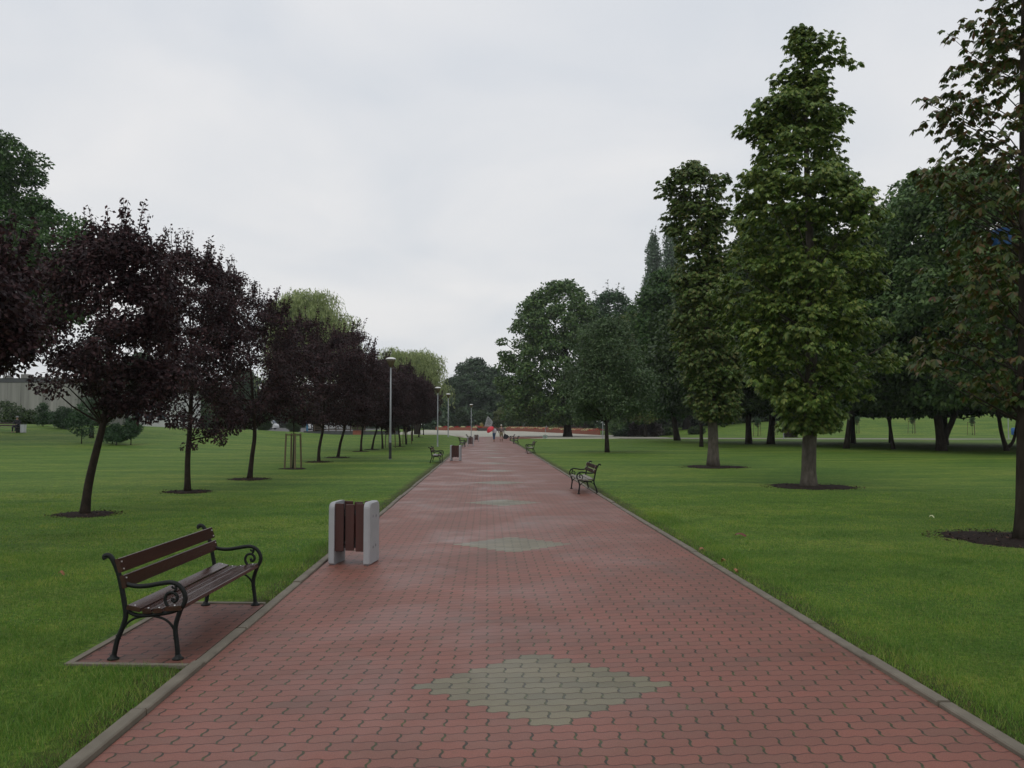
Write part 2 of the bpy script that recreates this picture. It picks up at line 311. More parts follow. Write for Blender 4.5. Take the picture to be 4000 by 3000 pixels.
# ------------------------------------------------------------------ mesh helpers
COL = sc.collection
def link(name, me, mat, parent=None, smooth=False):
    o = bpy.data.objects.new(name, me); COL.objects.link(o)
    mats = mat if isinstance(mat, (list, tuple)) else [mat]
    for m in mats: me.materials.append(MAT[m] if isinstance(m, str) else m)
    if smooth: me.polygons.foreach_set('use_smooth', [True]*len(me.polygons))
    if parent is not None: o.parent = parent
    return o
def tag(o, label=None, cat=None, group=None, kind=None):
    if label: o['label'] = label
    if cat: o['category'] = cat
    if group: o['group'] = group
    if kind: o['kind'] = kind
    return o
def thing(name, loc, label, cat, group=None, rz=0):
    o = bpy.data.objects.new(name, None); COL.objects.link(o); o.location = loc; o.rotation_euler = (0, 0, rz)
    o.empty_display_size = .2
    return tag(o, label, cat, group)
class MB:
    def __init__(s): s.v = []; s.f = []
    def add(s, vs, fs):
        k = len(s.v); s.v += [tuple(float(c) for c in p) for p in vs]; s.f += [tuple(i+k for i in f) for f in fs]; return s
    def box(s, c, d, rot=None, bev=0):
        x, y, z = d[0]/2, d[1]/2, d[2]/2
        if bev:
            b = bev; vs = []; fs = []
            # box with chamfered vertical silhouettes in its two larger directions
            prof = [(-x+b, -z), (x-b, -z), (x, -z+b), (x, z-b), (x-b, z), (-x+b, z), (-x, z-b), (-x, -z+b)]
            n = 8
            for yy, sh in ((-y, b), (-y+b, 0), (y-b, 0), (y, b)):
                for px, pz in prof:
                    vs.append((px-(math.copysign(sh, px)), yy, pz-(math.copysign(sh, pz))))
            for k in range(3):
                for i in range(n): fs.append((k*n+i, k*n+(i+1) % n, (k+1)*n+(i+1) % n, (k+1)*n+i))
            fs.append(tuple(range(n-1, -1, -1))); fs.append(tuple(3*n+i for i in range(n)))
        else:
            vs = [(a*x, b_*y, c_*z) for a in (-1, 1) for b_ in (-1, 1) for c_ in (-1, 1)]
            fs = [(0, 1, 3, 2), (4, 6, 7, 5), (0, 4, 5, 1), (2, 3, 7, 6), (0, 2, 6, 4), (1, 5, 7, 3)]
        if rot is not None: vs = [rot @ Vector(p) for p in vs]
        return s.add([(p[0]+c[0], p[1]+c[1], p[2]+c[2]) for p in vs], fs)
    def tube(s, pts, rad, n=8, cap=True):
        pts = [Vector(p) for p in pts]; m = len(pts)
        rad = rad if isinstance(rad, (list, tuple, np.ndarray)) else [rad]*m
        k = len(s.v); up = None
        for i, p in enumerate(pts):
            t = (pts[min(i+1, m-1)]-pts[max(i-1, 0)]).normalized()
            if up is None: up = t.orthogonal().normalized()
            up = (up - t*up.dot(t))
            up = up.normalized() if up.length > 1e-6 else t.orthogonal().normalized()
            b = t.cross(up)
            for j in range(n):
                a = 2*math.pi*j/n; q = p+(up*math.cos(a)+b*math.sin(a))*rad[i]; s.v.append(tuple(q))
        for i in range(m-1):
            for j in range(n):
                s.f.append((k+i*n+j, k+i*n+(j+1) % n, k+(i+1)*n+(j+1) % n, k+(i+1)*n+j))
        if cap: s.f.append(tuple(k+j for j in range(n-1, -1, -1))); s.f.append(tuple(k+(m-1)*n+j for j in range(n)))
        return s
    def lathe(s, prof, c=(0, 0, 0), n=20, cap=True):
        k = len(s.v); m = len(prof)
        for r, z in prof:
            for j in range(n):
                a = 2*math.pi*j/n; s.v.append((c[0]+r*math.cos(a), c[1]+r*math.sin(a), c[2]+z))
        for i in range(m-1):
            for j in range(n): s.f.append((k+i*n+j, k+i*n+(j+1) % n, k+(i+1)*n+(j+1) % n, k+(i+1)*n+j))
        if cap: s.f.append(tuple(k+j for j in range(n-1, -1, -1))); s.f.append(tuple(k+(m-1)*n+j for j in range(n)))
        return s
    def prism(s, poly, y0, y1, axis='y'):
        # poly in (x,z), extruded along y
        n = len(poly); vs = [(x, y0, z) for x, z in poly]+[(x, y1, z) for x, z in poly]
        fs = [tuple(range(n)), tuple(range(2*n-1, n-1, -1))]+[(i, n+i, n+(i+1) % n, (i+1) % n) for i in range(n)]
        return s.add(vs, fs)
    def build(s, name, mat, parent=None, smooth=False):
        me = bpy.data.meshes.new(name); me.from_pydata(s.v, [], s.f); me.update()
        return link(name, me, mat, parent, smooth)
def catmull(pts, sub=4):
    P = [np.array(p, float) for p in pts]; P = [2*P[0]-P[1]]+P+[2*P[-1]-P[-2]]; o = []
    for i in range(1, len(P)-2):
        for k in range(sub):
            t = k/sub; a, b, c, d = P[i-1], P[i], P[i+1], P[i+2]
            o.append(.5*((2*b)+(-a+c)*t+(2*a-5*b+4*c-d)*t*t+(-a+3*b-3*c+d)*t**3))
    o.append(P[-2]); return [tuple(x) for x in o]
def npmesh(name, V, nper, mat, parent=None):
    """V: (N*nper,3) vertices; every run of nper vertices is one face"""
    V = np.asarray(V, np.float32).reshape(-1, 3); nf = len(V)//nper
    me = bpy.data.meshes.new(name); me.vertices.add(len(V)); me.vertices.foreach_set('co', V.ravel())
    me.loops.add(nf*nper); me.loops.foreach_set('vertex_index', np.arange(nf*nper, dtype=np.int32))
    me.polygons.add(nf); me.polygons.foreach_set('loop_start', np.arange(0, nf*nper, nper, dtype=np.int32))
    me.polygons.foreach_set('loop_total', np.full(nf, nper, np.int32)); me.update(calc_edges=True); me.validate()
    return link(name, me, mat, parent)
def copy_tree(o, loc=None, rz=None, scale=None, label=None, cat=None, parent=None):
    c = o.copy(); COL.objects.link(c)
    if parent is not None: c.parent = parent
    for ch in [x for x in o.children]: copy_tree(ch, parent=c)
    if loc is not None: c.location = loc
    if rz is not None: c.rotation_euler = (0, 0, rz)
    if scale is not None: c.scale = scale if hasattr(scale, '__len__') else (scale,)*3
    if label: c['label'] = label
    if cat: c['category'] = cat
    return c

# ------------------------------------------------------------------ ground, paths
def grid(xs_fn, ys, name, mat, zfn, kind='structure'):
    V = []; n = None
    for y in ys:
        xs = xs_fn(y); n = len(xs)
        for x in xs: V.append((x, y))
    A = np.array(V); z = zfn(A[:, 0], A[:, 1]); V = [(A[i, 0], A[i, 1], float(z[i])) for i in range(len(A))]
    F = []
    for j in range(len(ys)-1):
        for i in range(n-1): F.append((j*n+i, j*n+i+1, (j+1)*n+i+1, (j+1)*n+i))
    me = bpy.data.meshes.new(name); me.from_pydata(V, [], F); me.update()
    o = link(name, me, mat, None, True); return tag(o, kind=kind)
off = [0, .12, .35, .7, 1.2, 2, 3, 4, 5.5, 7, 9, 11, 13, 15, 17.5, 20, 23, 26, 29, 32, 36, 40, 45, 50, 56, 62, 70, 80, 90, 105, 130, 180, 300, 700, 1500]
e = HALF+KW
S = [-(e+o) for o in reversed(off)]+[-(e-.015), -1.2, 0, 1.2, e-.015]+[e+o for o in off]
ys = list(np.arange(-8, 40, 1.0))+list(np.arange(40, 100, 1.5))+list(np.arange(100, 170, 2.0))+list(np.arange(170, 300, 8))+[320, 380, 500, 800, 1500, 3000]
def lawn_z(x, y):
    z = ground(x, y); s = np.abs(x-cl(y)); z = np.where((s < e-.01) & (y < 140), -.08, z)
    return np.where((s >= e-.01) & (s < e+.05), z+.005, z+.018)
grid(lambda y: [cl(y)+s for s in S], ys, 'lawn', 'lawn', lawn_z)

TH = math.atan(.03)
def path_sheet():
    b = MB(); ys_ = [-8]+list(np.arange(0, 102, 4))
    k = 0
    for y in ys_: b.v += [(-HALF, y, 0), (HALF, y, 0)]
    for i in range(len(ys_)-1): b.f.append((2*i, 2*i+1, 2*i+3, 2*i+2))
    # the flared mouth where the red paving opens on to the plaza
    fl = [(100, -2.3, 2.3), (103, -2.35, 2.6), (106, -2.5, 3.4), (109, -2.8, 5.5), (113, -3.2, 7.5), (121, -4.5, 8.5), (128, -5.2, 8.0)]
    k = len(b.v)
    for y, a, c in fl:
        for q in range(9): 
            xx = a+(c-a)*q/8; b.v.append((xx, y, .0 if y < 104 else float(ground(.36+xx-.03*y, y))+.045))
    for i in range(len(fl)-1):
        for q in range(8): b.f.append((k+i*9+q, k+i*9+q+1, k+(i+1)*9+q+1, k+(i+1)*9+q))
    o = b.build('path', 'path'); o.location = (.36, 0, 0); o.rotation_euler = (0, 0, TH); return tag(o, kind='structure')
path_sheet()
def kerb_line(side, y0, y1):
    b = MB(); y = y0
    x0, x1 = side*HALF, side*(HALF+KW)
    while y < y1:
        g = .006; ln = 1.0; lift = random.uniform(.016, .036); jx = random.uniform(-.007, .007)
        a, c = min(x0, x1)+jx, max(x0, x1)+jx; r_ = .008
        prof = [(a, -.12), (c, -.12), (c, lift-r_), (c-r_, lift), (a+r_, lift), (a, lift-r_)]
        b.prism(prof, y+g, y+ln-g); y += ln
    return b
for sd_ in (-1, 1):
    o = kerb_line(sd_, -6, 100).build('kerb', 'kerb'); o.location = (.36, 0, 0); o.rotation_euler = (0, 0, TH); tag(o, kind='structure')
# pads of red paving under the left-hand benches
def pad(Y0, Y1, wd):
    b = MB(); xl, xr = -HALF-KW-wd, -HALF-KW
    sk = lambda V: [(p[0], p[1]+(xr-p[0])*.08, p[2]) for p in V]
    b.add([(xl, Y0, .022), (xr+.002, Y0, .022), (xr+.002, Y1, .022), (xl, Y1, .022)], [(0, 1, 2, 3)])
    b.v = sk(b.v); o = b.build('bench_paving', 'pad'); o.location = (.36, 0, 0); o.rotation_euler = (0, 0, TH); tag(o, kind='structure')
    k = MB(); t = .05; z = .034
    for (a, b_, c, d) in ((xl-t, xl, Y0-t, Y1+t), (xl, xr, Y0-t, Y0), (xl, xr, Y1, Y1+t)):
        k.box(((a+b_)/2, (c+d)/2, -.03), (b_-a-.002, d-c, .128))
    k.v = sk(k.v); o = k.build('pad_kerb', 'kerb'); o.location = (.36, 0, 0); o.rotation_euler = (0, 0, TH); tag(o, kind='structure')
pad(5.92, 7.88, .80)

def plaza():
    rows = [(106, -4.5, 9.5), (109, -5.5, 14), (112, -7, 20), (118, -9, 22), (124, -14, 21), (132, -17, 20.5), (142, -20, 21), (149, -21, 16.2), (163, -22, 12.9), (180, -22, 8.4), (199, -22, 3.3), (214, -22, -.2), (221, -22, -1)]
    b = MB(); n = 14
    for y, a, c in rows:
        for i in range(n):
            x = a+(c-a)*i/(n-1); b.v.append((x, y, float(ground(x, y))+.04 if y > 108 else float(ground(x, y))-.05))
    for j in range(len(rows)-1):
        for i in range(n-1): b.f.append((j*n+i, j*n+i+1, (j+1)*n+i+1, (j+1)*n+i))
    tag(b.build('plaza', 'plaza'), kind='structure')
plaza()
def footpath():
    b = MB(); xs = list(np.arange(14, 190, 4))
    for x in xs:
        yn = np.interp(x, [14, 30, 60, 100, 190], [107.5, 104.5, 101, 98, 96]); yf = np.interp(x, [14, 24, 34, 60, 100, 190], [116, 114.5, 111, 106.5, 102.5, 100])
        for q in range(3):
            y = yn+(yf-yn)*q/2; b.v.append((x, y, float(ground(x, y))+.05))
    for i in range(len(xs)-1):
        for q in range(2): b.f.append((i*3+q, (i+1)*3+q, (i+1)*3+q+1, i*3+q+1))
    tag(b.build('footpath', 'foot'), kind='structure')
footpath()
def carpark():
    b = MB(); n = 10
    rows = [140, 150, 170, 200, 215]
    for y in rows:
        for i in range(n):
            x = -170+i*(170-30)/(n-1); b.v.append((x, y, float(ground(x, y))+.05))
    for j in range(len(rows)-1):
        for i in range(n-1): b.f.append((j*n+i, j*n+i+1, (j+1)*n+i+1, (j+1)*n+i))
    tag(b.build('car_park_road', 'asphalt'), kind='structure')
carpark()

# ------------------------------------------------------------------ grass blades near the camera
def grass():
    out = []
    def scatter(x0, x1, y0, y1, dens, h, wd):
        n = int((x1-x0)*(y1-y0)*dens); x = rng.uniform(x0, x1, n); y = rng.uniform(y0, y1, n)
        keep = (np.abs(x) < y*.64+.4)
        s = x-cl(y); d = np.abs(s)-HALF-KW
        keep &= d > -.012*(rng.random(n) < .5)
        keep &= ~((s < -HALF-KW+.01) & (s > -HALF-KW-.93) & (y > 5.83) & (y < 8.03))
        keep &= ~(((x-7.4)**2+(y-12.5)**2) < 1.1**2)
        keep &= rng.random(n) < np.clip(.35+d*1.9, .3, 1)
        keep &= rng.random(n) > ss(13, 24, y)
        x, y, d = x[keep], y[keep], d[keep]; n = len(x)
        clump = np.sin(x*2.3+np.sin(y*1.7))*np.sin(y*2.9+1.3*np.sin(x*1.1))
        z = ground(x, y)+.012; hh = h*rng.uniform(.45, 1.25, n)*(1+.25*clump)
        a = rng.uniform(0, 2*np.pi, n); ln = rng.uniform(.1, .95, n)*hh
        side = np.stack([np.cos(a), np.sin(a), np.zeros(n)], 1)*wd[None, None].reshape(1, 1) if False else np.stack([np.cos(a), np.sin(a), np.zeros(n)], 1)*wd
        a2 = rng.uniform(0, 2*np.pi, n); lean = np.stack([np.cos(a2)*ln, np.sin(a2)*ln, hh], 1)
        p = np.stack([x, y, z], 1)
        out.append(np.stack([p-side, p+side, p+lean], 1).reshape(-1, 3))
    scatter(-2.75, -2.0, 3.2, 12, 2500, .06, .0022)
    scatter(2.2, 2.9, 3.2, 16, 2500, .06, .0022)
    scatter(-5.5, -1.8, 3.2, 7, 11000, .030, .0021)
    scatter(2.0, 5.5, 3.4, 7, 11000, .030, .0021)
    scatter(-8, -1.8, 7, 11, 5000, .030, .0029)
    scatter(1.8, 8, 7, 11, 5000, .030, .0029)
    scatter(-15.5, -1.7, 11, 24, 1500, .032, .0042)
    scatter(1.4, 15.5, 11, 24, 1500, .032, .0042)
    o = npmesh('grass', np.concatenate(out), 3, 'grass'); tag(o, 'short mown green grass of the lawns beside the kerbs', 'grass', kind='stuff')
grass()

# ------------------------------------------------------------------ benches
def tube_part(b, pts, r, n=8, sub=4, y=0):
    P = catmull([(p[0], p[1]) for p in pts], sub); m = len(P)
    rr = [r]*m
    b.tube([(p[0], y, p[1]) for p in P], rr, n)
def frame_mb(y):
    b = MB()
    tube_part(b, [(-.066, .694), (-.075, .712), (-.05, .722), (-.025, .705), (0, .66), (.03, .587), (.05, .505), (.063, .442), (.077, .37), (.085, .298), (.063, .217), (.03, .135), (.012, .045), (.006, .012)], .0175, 8, 4, y)
    tube_part(b, [(.075, .385), (.095, .343), (.14, .311), (.20, .302), (.311, .311), (.40, .326), (.455, .345)], .0145, 8, 4, y)
    tube_part(b, [(.474, .360), (.462, .325), (.442, .262), (.434, .2), (.444, .126), (.452, .06), (.456, .012)], .0175, 8, 4, y)
    tube_part(b, [(.042, .575), (.072, .528), (.14, .507), (.22, .507), (.311, .522), (.393, .532), (.447, .516), (.483, .478), (.5, .433), (.496, .397), (.478, .358)], .0165, 8, 4, y)
    tube_part(b, [(.478, .356), (.438, .342), (.384, .362), (.358, .41), (.372, .451), (.407, .463), (.437, .445), (.443, .415), (.425, .398), (.408, .408)], .0115, 8, 4, y)
    b.box((.411, y, .413), (.024, .022, .022), None, .006)
    tube_part(b, [(.428, .516), (.436, .488), (.422, .470)], .009, 6, 3, y); tube_part(b, [(.430, .490), (.412, .493), (.405, .505)], .008, 6, 3, y)
    tube_part(b, [(.066, .205), (.098, .25), (.145, .282), (.20, .296)], .009, 6, 3, y)
    tube_part(b, [(.436, .185), (.405, .238), (.355, .278), (.285, .298)], .009, 6, 3, y)
    for cx_, cz in ((.071, .41), (.496, .405), (.437, .155), (.037, .155)):   # cast rings
        for dz in (-.012, .012): b.lathe([(.012, -.005), (.0205, 0), (.012, .005)], (cx_, y, cz+dz), 8)
    for cx_ in (.004, .456):                                                  # feet
        b.lathe([(.040, 0), (.042, .008), (.026, .018), (.019, .035)], (cx_, y, 0), 10)
    return b
def slat(b, c, wd, th, ang, y0, y1):
    ca, sa = math.cos(ang), math.sin(ang); bv = .004
    pr = [(-wd/2+bv, -th/2), (wd/2-bv, -th/2), (wd/2, -th/2+bv), (wd/2, th/2-bv), (wd/2-bv, th/2), (-wd/2+bv, th/2), (-wd/2, th/2-bv), (-wd/2, -th/2+bv)]
    b.prism([(c[0]+p*ca-q*sa, c[1]+p*sa+q*ca) for p, q in pr], y0, y1)
BL = 1.78
def make_bench(loc, rz, label, pale=False):
    t = thing('park_bench', loc, label, 'bench', 'cast iron benches along the path', rz)
    for y in (0, BL): frame_mb(y).build('side_frame', 'iron', t, True)
    wd = 'wood_pale' if pale else 'wood'
    for c, w_, ang in (((.040, .652), .100, R(108)), ((.074, .540), .092, R(104))):
        b = MB(); slat(b, c, w_, .030, ang, -.03, BL+.03); s_ = b.build('back_slat', 'wood', t)
        for y in (-.002, BL+.002):
            for k in (-.026, .026):
                bb = MB(); q = (c[0]+.018+k*math.cos(ang), y, c[1]+k*math.sin(ang)); bb.tube([(q[0]-.006, q[1], q[2]), (q[0]+.003, q[1], q[2]+.001)], .006, 6)
                bb.build('bolt', 'bolt', s_)
    for c, w_, ang in (((.150, .356), .098, R(-13)), ((.243, .338), .060, R(-2)), ((.318, .341), .060, R(4)), ((.427, .356), .112, R(3))):
        b = MB(); slat(b, c, w_, .032, ang, -.03, BL+.03); s_ = b.build('seat_slat', wd, t)
        for y in (.0, BL): MB().lathe([(.007, 0), (.005, .003)], (c[0], y, c[1]+.017), 8).build('bolt', 'bolt', s_)
    return t
def bench_at(x, y, label, right=False, drz=0, z=None):
    # (x, y): rear foot nearest the camera; left-hand benches face +x
    z = float(ground(x, y)) if z is None else z
    if not right: return copy_tree(proto_l, (x, y, z), TH+drz, label=label)
    return copy_tree(proto_r, (x, y+BL, z), math.pi+TH+drz, label=label)
proto_l = make_bench((-2.79, 5.99, .022), TH*0, 'nearest bench, wet dark brown slats and black scroll armrests, on its paved pad')
proto_r = make_bench((2.02, 20.6+BL, .0), math.pi+TH, 'nearest bench on the right kerb, seat worn grey', True)
bench_at(-3.60, 37.2, 'second bench on the left edge, right before the second litter bin')
bench_at(-4.16, 66.3, 'small bench on the left edge between the second and third litter bins')
bench_at(-4.95, 92, 'tiny far bench half hidden behind the third litter bin on the left')
bench_at(1.33, 50.5, 'second bench on the right edge of the red path, side on', True, z=0)
bench_at(.57, 78, 'third bench on the right edge, in front of the farthest one', True, z=0)
bench_at(.23, 92.7, 'farthest bench on the right, by the lawn corner at the plaza', True, z=0)

# ------------------------------------------------------------------ litter bins
def make_bin(loc, rz, label):
    t = thing('litter_bin', loc, label, 'litter bin', 'slatted litter bins on the left edge of the path', rz)
    W, D, H = .505, .43, .74; th = .072
    for sx in (-1, 1):
        r_ = .075; pr = []
        for (cx_, cz, a0) in ((D/2-r_, H-r_, 0), (-D/2+r_, H-r_, 90)):
            for k in range(6):
                a = R(a0+k*18); pr.append((cx_+r_*math.cos(a), cz+r_*math.sin(a)))
        pr = [(-D/2+.02, 0), (D/2-.02, 0), (D/2, .02)]+pr+[(-D/2, .02)]
        pr2 = [(p*.93, H/2+(q-H/2)*.965) for p, q in pr]
        x0 = sx*(W/2-th); x1 = sx*(W/2-.018); x2 = sx*W/2; n = len(pr)
        vs = [(x0, p, q) for p, q in pr]+[(x1, p, q) for p, q in pr]+[(x2, p, q) for p, q in pr2]
        fs = [tuple(range(n)), tuple(2*n+i for i in range(n-1, -1, -1))]
        for k in range(2): fs += [(k*n+i, k*n+(i+1) % n, (k+1)*n+(i+1) % n, (k+1)*n+i) for i in range(n)]
        b = MB().add(vs, fs); p = b.build('side_slab', 'white_conc', t)
        for (y_, z_) in ((.06, .56), (.05, .21), (-.07, .57), (-.06, .2)):
            c = MB(); c.lathe([(.020, 0), (.012, .004)], (0, 0, 0), 7)
            c.v = [(x2+sx*(v[2]-.001), y_+v[0]*.7, z_+v[1]*1.2) for v in c.v]
            if sx < 0: c.f = [f[::-1] for f in c.f]
            c.build('fixing_hole', 'chip', p)
    gx = (W-2*th); sw = (gx-.046)/3
    for sy in (-1, 1):
        for k in range(3):
            x = (k-1)*(sw+.022)
            b = MB(); b.box((x, sy*.175, .16+(.565)/2), (sw, .026, .565-(.02 if k == 1 else 0)), None, .004); b.build('wood_slat', 'woodv', t)
    for z in (.26, .60):
        b = MB(); gh = gx/2
        o4 = [(-gh, -.157), (gh, -.157), (gh, .157), (-gh, .157)]; i4 = [(-gh+.01, -.147), (gh-.01, -.147), (gh-.01, .147), (-gh+.01, .147)]
        b.add([(x, y, z+h) for h in (-.018, .018) for q in (o4, i4) for x, y in q], [f for k in range(4) for j in ((k+1) % 4,) for f in ((k, j, 8+j, 8+k), (4+j, 4+k, 12+k, 12+j), (8+k, 8+j, 12+j, 12+k), (j, k, 4+k, 4+j))])
        b.build('steel_band', 'dark', t)
    b = MB(); b.prism([(-gx/2+.02, .19), (gx/2-.02, .19), (gx/2-.02, .62), (gx/2-.026, .62), (gx/2-.026, .196), (-gx/2+.026, .196), (-gx/2+.026, .62), (-gx/2+.02, .62)], -.12, .12)
    b.build('liner', 'dark', t)
    return t
bin0 = make_bin((-1.91, 10.31, 0), R(-7), 'nearest litter bin, white concrete sides and three dark red slats, on the paving edge')
copy_tree(bin0, (-2.68, 40.4, 0), R(-4), label='second litter bin from the camera, beside the bench past the first lamp post')
copy_tree(bin0, (-3.42, 69.8, 0), R(2), label='third litter bin, in front of the half hidden far bench')
copy_tree(bin0, (-3.80, 90.3, 0), R(2), label='farthest litter bin, just left of the woman with the red umbrella')

# ------------------------------------------------------------------ street lamps
def make_lamp(loc, label, H=4.9, band=True):
    t = thing('street_lamp', loc, label, 'street lamp', 'park lamps with shallow white caps')
    b = MB(); b.lathe([(.075, 0), (.075, .06), (.06, .08), (.058, 1.0), (.05, 1.5), (.034, H-.45)], n=14); b.build('pole', 'lamp_pole', t, True)
    if band: b = MB(); b.lathe([(.0785, .05), (.070, .12), (.064, .82), (.06, .83)], n=14, cap=False); b.build('black_sleeve', 'lamp_black', t, True)
    b = MB(); b.lathe([(.035, H-.50), (.06, H-.46), (.10, H-.42), (.20, H-.22), (.235, H-.10)], n=20); b.build('bowl', 'lamp_amber', t, True)
    b = MB(); b.lathe([(.255, H-.105), (.26, H-.09), (.22, H-.045), (.13, H-.012), (.001, H)], n=20); b.build('cap', 'lamp_white', t, True)
    b = MB(); b.box((0, -.068, .55), (.07, .02, .28), None, .004); b.build('service_door', 'lamp_black' if band else 'lamp_pole', t)
    return t
def at(u, v): x, y = gp(u, v); return (x, y, float(ground(x, y)))
def atY(u, Y): x = (u-2000)*Y/FPX; return (x, Y, float(ground(x, Y)))
make_lamp(at(1524, 1795.6), 'nearest and tallest looking street lamp, black sleeve at the foot, on the left lawn', 5.0)
l2 = make_lamp(atY(1710, 67), 'middle street lamp left of the path, taller looking of the far pair', 4.75, False)
copy_tree(l2, atY(1751, 92), label='thin street lamp just right of the far pair, at the edge of the plaza')
copy_tree(l2, atY(1841, 120), label='farthest street lamp, rising behind the last litter bin')
copy_tree(l2, atY(2354, 107), label='grey lamp post beside the slim tree on the right, head lost in leaves')
copy_tree(l2, atY(3059, 103), label='grey lamp post beyond the tall green chestnut on the right')
copy_tree(l2, atY(3936, 103), label='grey lamp post at far right with a blue bin on it')

# ------------------------------------------------------------------ leaves and trees
def unit(a): return a/np.maximum(np.linalg.norm(a, axis=-1, keepdims=True), 1e-9)
def leaf_quads(P, outd, size, wid, rg, droop=.5, upb=.6, rnd=.6):
    n = len(P); up = np.array([0, 0, 1.0])
    nn = unit(outd*.5+up*upb+rg.normal(0, rnd, (n, 3)))
    t = outd*.6+rg.normal(0, .7, (n, 3)); t[:, 2] -= droop
    t = unit(t-nn*np.sum(t*nn, 1, keepdims=True)); s = np.cross(nn, t)
    Ls = (size*rg.uniform(.65, 1.25, n))[:, None]; Ws = (wid*rg.uniform(.7, 1.2, n))[:, None]
    a = P; b = P+t*Ls*.42+s*Ws*.5-nn*Ws*.12; c = P+t*Ls-nn*Ls*.12; d = P+t*Ls*.42-s*Ws*.5-nn*Ws*.12
    return np.stack([a, b, c, d], 1).reshape(-1, 3)
def leaf_palm(P, outd, size, wid, rg, k=7, droop=.7):
    n = len(P); up = np.array([0, 0, 1.0])
    nn = unit(outd*.4+up*1.25+rg.normal(0, .32, (n, 3)))
    t = outd+rg.normal(0, .5, (n, 3)); t[:, 2] -= .2
    t = unit(t-nn*np.sum(t*nn, 1, keepdims=True)); s = np.cross(nn, t)
    out = []
    sz = size*rg.uniform(.7, 1.2, n)
    for i in range(k):
        ang = math.radians(-105+210*i/(k-1))
        d = t*math.cos(ang)+s*math.sin(ang); d = d+rg.normal(0, .10, (n, 3)); d[:, 2] -= droop*rg.uniform(.5, 1.6, n); d = unit(d)
        sd = unit(np.cross(nn, d)); Lf = (sz*(1-.32*abs(ang)/1.83))[:, None]; Wf = (wid*rg.uniform(.8, 1.15, n))[:, None]
        tip = P+d*Lf; tip[:, 2] -= (Lf[:, 0]*.14)
        out.append(np.stack([P, P+d*Lf*.62+sd*Wf*.5-nn*Wf*.08, tip, P+d*Lf*.62-sd*Wf*.5-nn*Wf*.08], 1))
    return np.concatenate(out, 0).reshape(-1, 3)
def crown_fn(prof):
    """prof: rows (z, xL, xR) in tree space -> axis x and left/right radius at z"""
    pr = sorted(prof); z = [p[0] for p in pr]
    ax = lambda q: np.interp(q, z, [(p[1]+p[2])/2 for p in pr]); rr = lambda q: np.interp(q, z, [(p[2]-p[1])/2 for p in pr])
    return z[0], z[-1], ax, rr
